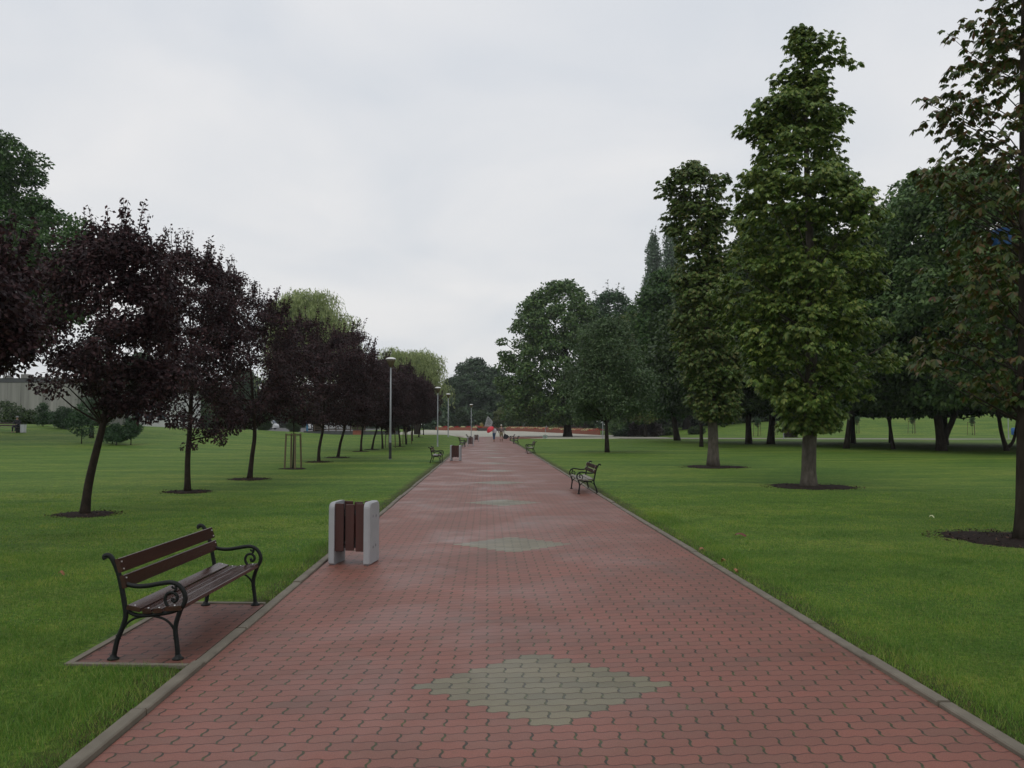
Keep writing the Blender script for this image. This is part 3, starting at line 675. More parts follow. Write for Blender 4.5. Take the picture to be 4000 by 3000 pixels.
def tree_geo(prof, trunk, tr, rg, nclump, lpc, clump_r, leaf, size, wid, flat=.75, shoots=0, inner=.25, depth=1.0, branch_r=.35, droop=.5, nlimb=None, dy=0.0, upshift=1.0, **kw):
    """returns (leaf verts, trunk MB). trunk: list of (x,y,z) ; tr: base radius"""
    z0, z1, ax, rr = crown_fn(prof)
    tb = MB(); T = catmull(trunk, 3); m = len(T)
    Tz = np.array([p[2] for p in T]); Tx = np.array([p[0] for p in T]); Ty = np.array([p[1] for p in T])
    rad = [tr*(1.35 if i == 0 else 1.12 if i == 1 else 1)*max(.07, 1-.93*(max(0, (Tz[i]-Tz[0])/(Tz[-1]-Tz[0]))**1.1)) for i in range(m)]
    tb.tube(T, rad, 9)
    zz = np.linspace(z0, z1, 200); wgt = rr(zz)+.15*rr(zz).max()*(rr(zz) > .02); wgt /= wgt.sum()
    wgt2 = wgt; zc = rg.choice(zz, nclump, p=wgt)+rg.normal(0, (z1-z0)/300, nclump)
    ph = rg.uniform(0, 2*np.pi, nclump); lump = kw.get('lump', .2); zn = (zc-z0)/(z1-z0+1e-6); p0, p1, p2 = rg.uniform(0, 6.28, 3)
    LF = lambda p_, z_: 1+lump*(np.sin(2*p_+9*z_+p0)*.5+np.sin(3*p_-14*z_+p1)*.35+np.sin(5*p_+23*z_+p2)*.3)
    rc = rr(zc)*np.minimum(LF(ph, zn), 1.12)
    cr = np.minimum(clump_r*rg.uniform(.45, 1.3, nclump)**1.2, np.maximum(rc*.9, clump_r*.35))
    rho = np.maximum(rc-cr*.42, 0)*np.sqrt(rg.uniform(.22, 1, nclump))
    C = np.stack([ax(zc)+rho*np.cos(ph), dy+rho*np.sin(ph)*depth, np.clip(zc, z0+cr*.3, z1-cr*.2)], 1)
    if kw.get('extra'):
        ex = np.array(kw['extra'], float); C = np.concatenate([C, ex[:, :3]]); cr = np.concatenate([cr, ex[:, 3]])
    order = np.argsort(-np.hypot(C[:, 0]-ax(C[:, 2]), C[:, 1]-dy))
    nl = nlimb or min(len(C), 26)
    for i in list(order[:nl//2])+list(rg.choice(len(C), max(1, nl//2), replace=False)):
        c = C[i]; rad_c = math.hypot(c[0]-np.interp(c[2], Tz, Tx), c[1])
        zb = max(Tz[0]+(z0-Tz[0])*.85, min(c[2]-rad_c*upshift, Tz[-1]*.97)); 
        b0 = np.array([np.interp(zb, Tz, Tx), np.interp(zb, Tz, Ty), zb]); r0 = max(.012, np.interp(zb, Tz, rad)*branch_r*rg.uniform(.7, 1.1))
        mid = b0*.5+c*.5+rg.normal(0, .07*rad_c+.01, 3); mid[2] += .03*rad_c
        tb.tube(catmull([b0, b0*.8+mid*.2+np.array([0, 0, .02]), mid, c], 2), [r0, r0*.9, r0*.8, r0*.66, r0*.5, r0*.38, r0*.2][:7], 5, False)
    lv = []; 
    cnt = np.maximum(4, (lpc*(cr/clump_r)**2*rg.uniform(.7, 1.3, len(C))).astype(int))
    idx = np.repeat(np.arange(len(C)), cnt); n = len(idx)
    d = unit(rg.normal(0, 1, (n, 3))); rad_ = rg.uniform(.45, 1.08, n)**.7
    off_ = d*np.array([1, 1, flat])*(cr[idx]*rad_)[:, None]
    P = C[idx]+off_
    od = unit(d*.7+unit(P-np.stack([ax(P[:, 2]), np.full(n, dy), P[:, 2]-.5*rr(P[:, 2])], 1))*.6)
    if inner:
        ni = int(n*inner); zi = rg.choice(zz, ni, p=wgt); pi_ = rg.uniform(0, 2*np.pi, ni); ri = np.sqrt(rg.uniform(0, .75, ni))*rr(zi)
        Pi = np.stack([ax(zi)+ri*np.cos(pi_), dy+ri*np.sin(pi_)*depth, zi], 1); P = np.concatenate([P, Pi]); od = np.concatenate([od, unit(rg.normal(0, 1, (ni, 3)))])
    if shoots:
        up_ = np.where(C[:, 2] > z0+(z1-z0)*.5)[0]; k = rg.choice(up_ if kw.get('top') else np.arange(len(C)), shoots); st = C[k]; dr = unit(st-np.stack([ax(st[:, 2]), np.full(shoots, dy), st[:, 2]-1.3*rr(st[:, 2])-.2], 1)+rg.normal(0, .2, (shoots, 3)))
        dr[:, 2] += kw.get('shoot_up', .5); dr = unit(dr); ln = kw.get('shoot_len', .7)*rg.uniform(.5, 1.2, shoots); q = kw.get('shoot_n', 22)
        st = st+dr*(cr[k]*.7)[:, None]
        for j in range(q):
            P = np.concatenate([P, st+dr*(ln*j/q)[:, None]+rg.normal(0, size*.35, (shoots, 3))]); od = np.concatenate([od, unit(dr*.5+rg.normal(0, 1, (shoots, 3)))])
        for i in range(0, shoots): tb.tube([st[i]-dr[i]*cr[k[i]]*.6, st[i]+dr[i]*ln[i]*.9], [.010*size/.09, .004*size/.09], 3, False)
    if leaf == 'palm': V = leaf_palm(P, od, size, wid, rg, kw.get('k', 7))
    else: V = leaf_quads(P, od, size, wid, rg, droop, kw.get('upb', .6), kw.get('rnd', .6))
    return V, tb
def tree(name, label, cat, group, loc, prof, trunk, tr, lmat, bmat, seed, **kw):
    rg = np.random.default_rng(seed); V, tb = tree_geo(prof, trunk, tr, rg, **kw)
    t = thing(name, loc, label, cat, group); tb.build('trunk', bmat, t, True); npmesh('crown', V, 4, lmat, t); return t
def local_prof(prof, X, Y, z):
    o = []
    for v, a, b in prof:
        A = world(a, v, Y); B = world(b, v, Y); o.append((A[2]-z, A[0]-X, B[0]-X))
    return o
def mulch(x, y, r, label, nch=350):
    r *= .92; z = float(ground(x, y)); b = MB(); n = 30
    rr = [r*(.93+.09*math.sin(.63*k+x)+.06*math.sin(1.9*k+y)+.07*random.uniform(-1, 1)) for k in range(n)]
    b.v.append((0, 0, .045))
    for f, h in ((.5, .042), (.85, .03), (1, .0)):
        for k in range(n): a = 2*math.pi*k/n; b.v.append((rr[k]*f*math.cos(a), rr[k]*f*math.sin(a), h+.012+random.uniform(0, .008)))
    for k in range(n):
        b.f.append((0, 1+k, 1+(k+1) % n))
        for q in range(2): b.f.append((1+q*n+k, 1+(q+1)*n+k, 1+(q+1)*n+(k+1) % n, 1+q*n+(k+1) % n))
    o = b.build('mulch_bed', 'mulch', None, True); o.location = (x, y, z)
    tag(o, label, 'mulch bed', 'round beds of bark mulch under the trees')
    if nch:
        rg = np.random.default_rng(int(abs(x*100))); a = rg.uniform(0, 6.28, nch); nch = int(nch*1.5); a = rg.uniform(0, 6.28, nch); q = np.sqrt(rg.uniform(0, 1.35, nch))*r
        P = np.stack([q*np.cos(a), q*np.sin(a), .058-.03*np.minimum(q/r, 1)+rg.uniform(0, .012, nch)], 1)
        npmesh('bark_chips', leaf_quads(P, unit(rg.normal(0, 1, (nch, 3))), .06, .022, rg, 0, 1.2, .5), 4, 'chips', o)
        o.children[0]['kind'] = 'stuff'
    return o

# --- purple plum row
PG = 'purple leaved plum trees in the row on the left lawn'
def plum(u, v, prof, tpx, tr, label, seed, n=95, lpc=230, size=.085, extra=None, shoots=50, Y=None, X=None, cr=.34, mul_r=.62, nch=350):
    if Y is None: X, Y = gp(u, v)
    z = float(ground(X, Y)); pr = local_prof(prof, X, Y, z)
    T = [(0, 0, -.05)]+[(lambda q: (q[0]-X, 0, q[2]-z))(world(a, b, Y)) for a, b in tpx]
    ex = None
    if extra: ex = [(lambda q: (q[0]-X, dy_, q[2]-z, r_))(world(a, b, Y)) for a, b, dy_, r_ in extra]
    t = tree('plum_tree', label, 'tree', PG, (X, Y, z), pr, T, tr, 'l_plum', 'bark_plum', seed, nclump=n, lpc=lpc, clump_r=cr, leaf='quad',
             size=size, wid=size*.6, flat=.62, shoots=shoots*2, inner=.1, droop=.8, branch_r=.42, extra=ex, lump=.3, top=True, shoot_len=.55, shoot_up=1.3, upshift=.9)
    if mul_r: mulch(X, Y, mul_r, 'mulch bed under the '+label.split(',')[0], nch)
    return t
plum(0, 0, [(900, -330, -150), (980, -380, 10), (1100, -520, 110), (1250, -560, 150), (1350, -560, 90), (1390, -500, 60), (1425, -430, 20)],
     [(-350, 1700), (-340, 1350), (-330, 1100), (-330, 950)], .07, 'plum tree whose purple crown enters the frame at its left edge', 11, X=-7.7, Y=10.6, mul_r=0, n=130, lpc=220)
plum(330, 2015, [(885, 380, 440), (930, 300, 570), (1010, 230, 680), (1130, 150, 740), (1280, 130, 770), (1400, 170, 780), (1480, 250, 740), (1550, 340, 680), (1600, 430, 580)],
     [(345, 1900), (372, 1780), (405, 1650), (418, 1560), (428, 1400), (425, 1150), (420, 950)], .085, 'nearest full plum tree, trunk leaning right over the lawn', 12, n=145, lpc=250,
     extra=[(600, 1620, -.3, .28), (690, 1640, 0, .22), (150, 1490, .2, .3), (230, 1520, -.2, .28)])
plum(733, 1925, [(985, 680, 750), (1030, 620, 850), (1120, 570, 930), (1250, 540, 990), (1430, 540, 1000), (1560, 570, 990), (1640, 650, 950), (1690, 730, 900)],
     [(733, 1800), (740, 1700), (745, 1600), (750, 1400), (735, 1150), (722, 1010)], .075, 'second plum tree, upright trunk and low hanging purple twigs', 13, n=130, lpc=230,
     extra=[(760, 1740, -.4, .22), (880, 1690, -.5, .25), (850, 1720, .2, .2), (915, 1670, 0, .25), (770, 1700, .3, .3)])
plum(974, 1875, [(1075, 880, 960), (1120, 830, 1040), (1220, 770, 1140), (1380, 740, 1210), (1510, 750, 1210), (1600, 800, 1150), (1650, 900, 1060)],
     [(985, 1780), (995, 1700), (990, 1600), (975, 1400), (950, 1200)], .075, 'third plum tree, slightly crooked trunk left of the staked sapling', 14, n=135, lpc=235)
p5 = plum(1245, 1807, [(1255, 1160, 1260), (1295, 1100, 1340), (1360, 1040, 1440), (1480, 1020, 1460), (1590, 1070, 1430), (1650, 1160, 1350)],
     [(1247, 1750), (1265, 1650), (1265, 1500), (1250, 1330)], .075, 'plum tree right of the staked sapling, slim curved trunk', 15, n=130, lpc=230, size=.10, cr=.42, shoots=40)
p6 = plum(1319, 1789, [(1300, 1310, 1400), (1335, 1230, 1470), (1410, 1170, 1530), (1510, 1160, 1545), (1595, 1210, 1510), (1655, 1290, 1430)],
     [(1330, 1730), (1350, 1650), (1355, 1500), (1350, 1350)], .075, 'plum tree leaning right, left of the first lamp post', 16, n=130, lpc=230, size=.10, cr=.42, shoots=40)
def cp_plum(src, u, Y, s, rz, label, mr=.6):
    X, _, z = atY(u, Y)
    t = copy_tree(src, (X, Y, z), rz, s, label=label)
    if mr: mulch(X, Y, mr, 'mulch bed under the '+label.split(',')[0], 0)
cp_plum(p5, 1412, 54, 1.0, 1.1, 'plum tree standing straight, second to the left of the first lamp post')
cp_plum(p6, 1454, 57.5, .97, .3, 'plum tree just left of the first lamp post, leaning right')
cp_plum(p6, 1496, 60, .92, 2.0, 'plum tree whose thin trunk nearly touches the first lamp post', 0)
cp_plum(p5, 1563, 67, 1.0, 2.6, 'plum tree just right of the first lamp post')
cp_plum(p6, 1588, 72, .95, 4.2, 'plum tree with two stakes, second to the right of the first lamp post', 0)
cp_plum(p5, 1611, 79, .95, 5.1, 'plum tree third to the right of the first lamp post', 0)
cp_plum(p6, 1636, 87, .92, .9, 'plum tree fourth to the right of the first lamp post')
cp_plum(p5, 1655, 100, .85, 3.3, 'last small plum tree before the plaza, left of the middle lamp', 0)
# far small green tree at the end of the row
# --- staked sapling
def staked(loc, label, hgt, stk, ns, spread, lmat, seed, crown=None, nc=26):
    t = thing('staked_sapling', loc, label, 'sapling', 'young trees tied to wooden stakes')
    rg = np.random.default_rng(seed)
    pr = crown or [(hgt*.45, -.15, .15), (hgt*.7, -.45, .45), (hgt, -.05, .05)]
    V, tb = tree_geo(pr, [(0, 0, -.05), (.02, 0, hgt*.5), (0, 0, hgt*.95)], .03, rg, nclump=nc, lpc=90, clump_r=.32, leaf='quad', size=.13, wid=.07, inner=.1, nlimb=8)
    tb.build('trunk', 'bark_plum', t, True); npmesh('crown', V, 4, lmat, t)
    pts = []
    for k in range(ns):
        a = 2*math.pi*k/ns+.5; x, y = spread*math.cos(a), spread*math.sin(a); pts.append((x*.92, y*.92))
        b = MB(); b.tube([(x*1.05, y*1.05, 0), (x*.9, y*.9, stk)], .035, 8); b.build('stake', 'stake', t)
    b = MB()
    for k in range(ns):
        p, q = pts[k], pts[(k+1) % ns]; b.tube([(p[0]*1.05, p[1]*1.05, stk-.05), (q[0]*1.05, q[1]*1.05, stk-.05)], .024, 6)
    b.build('crossbar', 'stake', t)
    return t
x, y = gp(1144, 1834)
staked((x, y, float(ground(x, y))), 'young purple tree held by four wooden stakes between the plum trees', 3.3, 1.36, 4, .30, 'l_plum', 21, [(1.9, -.5, .5), (2.8, -1.5, 1.5), (4.2, -1.2, 1.2), (5.2, -.3, .3)], 90)
mulch(x, y, .6, 'dark mulch bed under the staked young purple tree', 0)
for u_, Y_, lb in ((1524, 63, 'pair of stakes and thin stem right behind the first lamp post'), (1590, 73, 'stakes around a thin stem in the far plum row')):
    X_, _, z_ = atY(u_, Y_); staked((X_, Y_, z_), lb, 2.3, 1.5, 3, .42, 'l_plum', int(u_))

# --- chestnuts
CG = 'horse chestnut trees in a row on the right lawn'
X, Y = gp(3160, 1905); z = float(ground(X, Y))
c1 = [(103, 3100, 3180), (150, 3078, 3195), (215, 3080, 3215), (290, 3060, 3200), (350, 3055, 3235), (400, 2985, 3300), (490, 2925, 3315), (560, 2915, 3300), (640, 2890, 3335), (720, 2850, 3370), (830, 2825, 3420), (980, 2830, 3400), (1100, 2830, 3400), (1235, 2835, 3410), (1400, 2880, 3470), (1500, 2930, 3400), (1600, 3010, 3340), (1680, 3080, 3260)]
def chest(nm, label, loc, prof, tpx, tr, mat, seed, bark='bark_grey', **kw):
    X, Y, z = loc; T = [(0, 0, -.05)]+[(lambda q: (q[0]-X, 0, q[2]-z))(world(a, b, Y)) for a, b in tpx]
    ex = kw.pop('extra', None)
    if ex: ex = [(lambda q: (q[0]-X, dy_, q[2]-z, r_))(world(a, b, Y)) for a, b, dy_, r_ in ex]
    a = dict(leaf='palm', flat=.5, inner=.12, depth=1.0, branch_r=.25, nlimb=40, upshift=.7, extra=ex); a.update(kw)
    return tree(nm, label, 'tree', CG, loc, local_prof(prof, X, Y, z), T, tr, mat, bark, seed, **a)
chest('chestnut_tree', 'tall pointed green chestnut tree, highest crown on the right lawn', (X, Y, z), c1,
      [(3160, 1800), (3165, 1650), (3170, 1400), (3165, 1000), (3150, 600), (3145, 130)], .20, 'l_ches', 31, lump=.34, nclump=560, lpc=31, clump_r=.36, size=.15, wid=.066,
      extra=[(3230, 130, 0, .24), (3262, 150, 0, .26), (3290, 182, .1, .24), (3338, 250, 0, .2), (3300, 232, -.1, .25), (3262, 230, 0, .25), (3225, 255, 0, .22), (3215, 215, 0, .2), (3030, 320, .1, .2), (3060, 240, 0, .16), (2985, 395, 0, .3), (3290, 420, 0, .3), (2925, 500, 0, .25), (3000, 390, 0, .25), (3450, 1400, -.3, .35), (3470, 1430, 0, .3), (3020, 300, 0, .2)])
mulch(X, Y, 1.3, 'mulch bed at the foot of the tall pointed chestnut', 600)
X, Y = gp(2786, 1826); z = float(ground(X, Y))
c2 = [(627, 2700, 2735), (670, 2610, 2760), (710, 2575, 2850), (800, 2600, 2850), (880, 2600, 2840), (1000, 2650, 2850), (1100, 2640, 2860), (1250, 2600, 2880), (1350, 2600, 2890), (1450, 2650, 2900), (1550, 2680, 2890), (1640, 2720, 2870)]
chest('chestnut_tree', 'browning chestnut tree with a two lobed top, left of the tallest one', (X, Y, z), c2,
      [(2786, 1700), (2780, 1600), (2765, 1300), (2750, 1000), (2735, 700)], .22, 'l_ches2', 32, lump=.34, nclump=420, lpc=28, clump_r=.40, size=.17, wid=.075, depth=1.0)
mulch(X, Y, 1.35, 'mulch bed at the foot of the browning chestnut with the two lobed top', 400)
X, Y = 7.42, 12.35; z = float(ground(X, Y))
c3 = [(-700, 3900, 4150), (-300, 3850, 4300), (0, 3830, 4400), (150, 3760, 4450), (250, 3800, 4480), (420, 3700, 4500), (520, 3800, 4500), (680, 3620, 4500), (850, 3640, 4500), (1100, 3620, 4480), (1250, 3580, 4450), (1400, 3560, 4420), (1480, 3720, 4350), (1580, 3860, 4250)]
chest('chestnut_tree', 'near chestnut tree with rusty leaves and bare twigs at the right frame edge', (X, Y, z), c3,
      [(4002, 1900), (4003, 1600), (4003, 1000), (3995, 300), (4000, -300)], .125, 'l_ches3', 33, 'bark_dark', lump=.35, nclump=330, lpc=11, clump_r=.30, size=.14, wid=.058, k=7, inner=.2, nlimb=90, flat=.7, droop=.8, branch_r=.2,  # dark bark colour stands in for the backlit shade of this trunk
      extra=[(3850, 60, .2, .22), (3900, 130, 0, .25), (3830, 180, -.2, .22), (3780, 210, .1, .18), (3880, 260, .2, .24), (3820, 330, 0, .2), (3930, 340, -.1, .25), (3760, 400, .1, .2), (3860, 430, 0, .24), (3800, 500, .2, .24), (3900, 520, -.2, .26), (3740, 560, 0, .2), (3690, 620, .1, .22), (3920, 30, 0, .22), (3610, 395, 0, .14), (3660, 380, .1, .14), (3700, 410, 0, .12), (3590, 650, 0, .12), (3640, 670, .1, .16), (3620, 720, 0, .16), (3680, 700, 0, .2), (3740, 270, 0, .15), (3700, 130, 0, .14), (3790, 60, 0, .15), (3580, 1400, 0, .15), (3640, 1410, 0, .2), (3600, 1330, .2, .2), (3660, 1340, .1, .2), (3840, 1520, 0, .2), (3800, 1500, 0, .2)])
mulch(7.25, 12.5, 1.05, 'large mulch bed at the foot of the near rusty chestnut', 900)
# blue box among its leaves
t = thing('nesting_box', (7.55, 12.9, 4.42), 'small blue box hanging among the rusty chestnut leaves at the right edge', 'nesting box')
b = MB(); b.box((0, 0, .11), (.22, .18, .20), None, .01); b.build('box', 'blue', t); b = MB(); b.prism([(-.14, .21), (.14, .21), (.10, .26), (-.10, .26)], -.12, .12); b.build('roof', 'blue', t)
b = MB(); b.tube([(-.2, 0, .15), (-.10, 0, .15)], .008, 6); b.build('bracket', 'dark', t)

# --- broadleaf prototypes for the wood (unit height)
def broad(name, label, loc, prof, trunk, tr, lmat, bmat, seed, group=None, cat='tree', **kw):
    a = dict(leaf='quad', flat=.75, inner=.2, branch_r=.4, droop=.5); a.update(kw)
    return tree(name, label, cat, group, loc, prof, trunk, tr, lmat, bmat, seed, **a)
# big maple beside the plaza
X, Y, z = atY(2217, 128)
mp = [(1105, 2110, 2250), (1150, 2050, 2320), (1230, 2005, 2350), (1330, 1970, 2370), (1430, 1945, 2380), (1500, 1935, 2380), (1590, 1935, 2370), (1655, 1980, 2330)]
broad('maple_tree', 'big round maple tree right of the walkers with a dark thick trunk', (X, Y, z), local_prof(mp, X, Y, z), [(0, 0, -.1), (0, 0, 2), (.2, 0, 6), (-.3, 0, 14), (-.5, 0, 21)], .62, 'l_maple', 'bark_dark', 41,
      nclump=330, lpc=135, clump_r=1.15, size=.46, wid=.32, inner=.25, flat=.6, lump=.13, nlimb=40, extra=[((1962-2000)*Y/FPX-X, 0, 14.5, 1.0), ((1975-2000)*Y/FPX-X, 1, 12.5, 1.3)])
X, Y = gp(2372, 1768); z = float(ground(X, Y))
tp = [(1245, 2330, 2400), (1300, 2260, 2470), (1400, 2215, 2530), (1500, 2190, 2560), (1580, 2195, 2560), (1630, 2240, 2500)]
broad('slim_tree', 'slim fine leaved tree with a thin straight trunk on the right lawn', (X, Y, z), local_prof(tp, X, Y, z), [(0, 0, -.1), (-.05, 0, 2), (-.1, 0, 4), (.05, 0, 6.5)], .13, 'l_thin', 'bark_dark', 42,
      nclump=220, lpc=150, clump_r=.6, size=.18, wid=.09, nlimb=30, shoots=30, shoot_len=.8, shoot_n=10)
# second line of dark trees on the right lawn
DG = 'dark trees in the shady row behind the chestnuts'
def dark(u, v, prof, tr, label, seed, lm='l_dark', fork=None, size=.30, Y=None, lean=0, **kw):
    if Y is None: X, Y = gp(u, v)
    else: X = (u-2000)*Y/FPX
    z = float(ground(X, Y)); pr = local_prof(prof, X, Y, z); H = max(p[0] for p in pr); axx = [(p[1]+p[2])/2 for p in pr]
    c = sum(axx)/len(axx)
    tr = tr*.72; T = [(0, 0, -.1), (lean*.5, 0, H*.12), (lean, 0, H*.25), (c*.6, 0, H*.5), (c, 0, H*.9)]
    if fork: T = [(p, 0, q-.1 if q == 0 else q) for p, q in fork[0]]+[(c, 0, H*.85)]
    near = Y < 90
    a = dict(depth=1.9 if near else 1.0, dy=-3.2 if near else 0.0, nclump=520 if near else 420, lpc=170, clump_r=.85, size=size, wid=size*.66, nlimb=26, inner=.3, flat=.6, lump=.28); a.update(kw)
    t = broad('dark_tree', label, (X, Y, z), pr, T, tr, lm, 'bark_dark', seed, group=DG, **a)
    if fork:
        P_ = catmull([(p, .12, q) for p, q in fork[1]], 3); MB().tube(P_, [tr*(.85-.55*k/len(P_)) for k in range(len(P_))], 8).build('limb', 'bark_dark', t, True)
    return t
dark(3678, 1762, [(745, 3480, 3620), (790, 3370, 3760), (900, 3330, 3860), (1050, 3330, 3920), (1200, 3330, 3950), (1350, 3350, 3990), (1480, 3400, 3980), (1590, 3480, 3900)], .42, 'broad dark tree with a forked double trunk behind the near rusty chestnut', 51, fork=[[(0, 0), (-.1, 1.5), (-.35, 3.2), (-.7, 5.2), (-.6, 9)], [(.15, 0), (.35, 1.0), (.95, 2.3), (1.15, 3.6), (1.5, 6.5)]], lm='l_maple')
dark(3490, 1755, [(1100, 3380, 3500), (1200, 3320, 3640), (1350, 3300, 3680), (1480, 3320, 3670), (1580, 3370, 3620), (1610, 3400, 3580)], .17, 'small dark tree with a y shaped trunk left of the forked double trunk', 52, fork=[[(0, 0), (-.15, 1.2), (-.35, 2.3), (-.9, 3.4), (-1.6, 5.5)], [(-.3, 2.1), (.1, 2.7), (.6, 3.4), (1.2, 5.5)]], nclump=340)
dark(3305, 1753, [(950, 3250, 3380), (1100, 3180, 3470), (1300, 3170, 3480), (1480, 3200, 3450), (1590, 3250, 3400)], .26, 'dark tree with a leaning trunk just right of the tall chestnut', 53, lean=.5, nclump=400)
dark(3935, 1762, [(1150, 3800, 4050), (1300, 3760, 4200), (1450, 3780, 4200), (1570, 3840, 4100)], .2, 'dark tree with two trunks at the far right under the rusty leaves', 54, fork=[[(0, 0), (-.35, 1.2), (-.5, 2.2), (-.8, 3.6), (-1.2, 5.5)], [(.1, .2), (.5, .7), (.75, 1.8), (1.0, 3.4), (1.4, 5.5)]], nclump=340)
dark(2925, 1735, [(900, 2860, 2980), (1050, 2800, 3080), (1250, 2780, 3100), (1450, 2800, 3080), (1600, 2840, 3040)], .38, 'thick dark trunked tree between the two middle chestnuts', 55)
dark(3010, 1735, [(850, 2980, 3120), (1000, 2930, 3200), (1250, 2920, 3230), (1450, 2940, 3200), (1590, 2980, 3140)], .42, 'thick dark trunked tree right behind the tall chestnut, leaning right', 56, lean=.4)
dark(2740, 1746, [(1100, 2660, 2800), (1250, 2640, 2830), (1450, 2650, 2840), (1600, 2690, 2820), (1650, 2700, 2800)], .2, 'dark tree with a hidden thin trunk behind the browning chestnut', 57, nclump=90)
dark(2645, 1720, [(1060, 2560, 2640), (1130, 2500, 2720), (1280, 2470, 2760), (1430, 2470, 2770), (1560, 2520, 2720), (1620, 2570, 2700)], .45, 'green tree with a leaning dark trunk left of the browning chestnut', 58, lm='l_left', Y=95, lean=-.7, clump_r=1.4, size=.42, nclump=200)
dark(2520, 1700, [(1230, 2440, 2560), (1300, 2390, 2620), (1420, 2380, 2640), (1560, 2400, 2620), (1640, 2440, 2580)], .3, 'green tree behind the slim tree, reddish at its top', 59, lm='l_ches2', Y=125, clump_r=1.6, size=.5, nclump=120)
dark(2400, 1700, [(1150, 2330, 2440), (1190, 2290, 2490), (1260, 2280, 2500), (1400, 2290, 2520), (1600, 2320, 2500)], .4, 'pale green tree with finger like top shoots right of the big maple', 60, lm='l_sap', Y=165, clump_r=1.6, size=.55, nclump=130, shoots=40, shoot_len=3.2, shoot_up=1.2, shoot_n=12)
for u, Y, k, lb in ((3165, 74, .30, 'dark tree added for shade, hidden behind the trunk of the tall chestnut'), (2790, 84, .3, 'dark tree added for shade, hidden behind the trunk of the browning chestnut'), (3690, 72, .3, 'dark tree added for shade right behind the forked double trunk'), (4080, 68, .3, 'dark tree added for shade at the right frame edge behind the near chestnut trunk'), (3330, 80, .3, 'dark tree added for shade behind the leaning trunk right of the tall chestnut'), (3475, 82, .2, 'dark tree added for shade behind the y shaped trunk')):  # extra trees added so their crowns deepen the shade on the right lawn
    hw = 7.2*FPX/Y; dark(u, 0, [(900+Y*2, u-hw*.3, u+hw*.3), (1060, u-hw*.8, u+hw*.8), (1250, u-hw, u+hw), (1450, u-hw, u+hw), (1570, u-hw*.8, u+hw*.8), (1610, u-hw*.5, u+hw*.5)], k, lb, int(u), Y=Y, nclump=420, clump_r=1.2, size=.42)
# poplars
def poplar(u, Y, top, hw, label, seed):
    X, _, z = atY(u, Y); pr = [(top, u-hw*.2, u+hw*.2), (top+90, u-hw*.6, u+hw*.6), (top+250, u-hw, u+hw), (1500, u-hw*1.1, u+hw*1.1), (1640, u-hw*.8, u+hw*.8)]
    pr = local_prof(pr, X, Y, z); H = max(p[0] for p in pr)
    tree('poplar_tree', label, 'tree', 'narrow poplars rising behind the chestnuts', (X, Y, z), pr, [(0, 0, 0), (0, 0, H*.5), (0, 0, H*.95)], .5, 'l_pop', 'bark_dark', seed,
         nclump=260, lpc=80, clump_r=1.2, leaf='quad', size=.7, wid=.35, flat=1.8, inner=.1, droop=-1.0, shoots=60, shoot_len=3, shoot_up=2.5, shoot_n=9, upb=.1)
poplar(2553, 205, 930, 52, 'left and lower of the two narrow poplars', 61); poplar(2628, 200, 860, 56, 'taller narrow poplar partly behind the browning chestnut top', 62)

# --- left background big green tree
X, Y, z = atY(-90, 62)
lt = [(530, -200, 30), (590, -300, 120), (700, -350, 150), (780, -380, 130), (850, -400, 260), (950, -400, 340), (1100, -400, 360), (1250, -350, 250), (1350, -300, 120)]
broad('ash_tree', 'tall green tree behind the purple plums at the left edge', (X, Y, z), local_prof(lt, X, Y, z), [(0, 0, -.1), (.2, 0, 5), (-.5, 0, 12), (-1, 0, 19)], .4, 'l_left', 'bark_dark', 63,
      nclump=520, lpc=190, clump_r=.9, size=.28, wid=.18, nlimb=40, inner=.2, flat=.6, lump=.35)
X, Y, z = atY(360, 66)
broad('spruce_tree', 'dark bluish green tree behind the leaning plum trunk', (X, Y, z), local_prof([(1300, 360, 400), (1400, 330, 440), (1500, 310, 430), (1590, 330, 400)], X, Y, z), [(0, 0, -.1), (0, 0, 3), (0, 0, 8)], .15, 'l_pop', 'bark_dark', 64, nclump=45, lpc=90, clump_r=.7, size=.22, wid=.10)

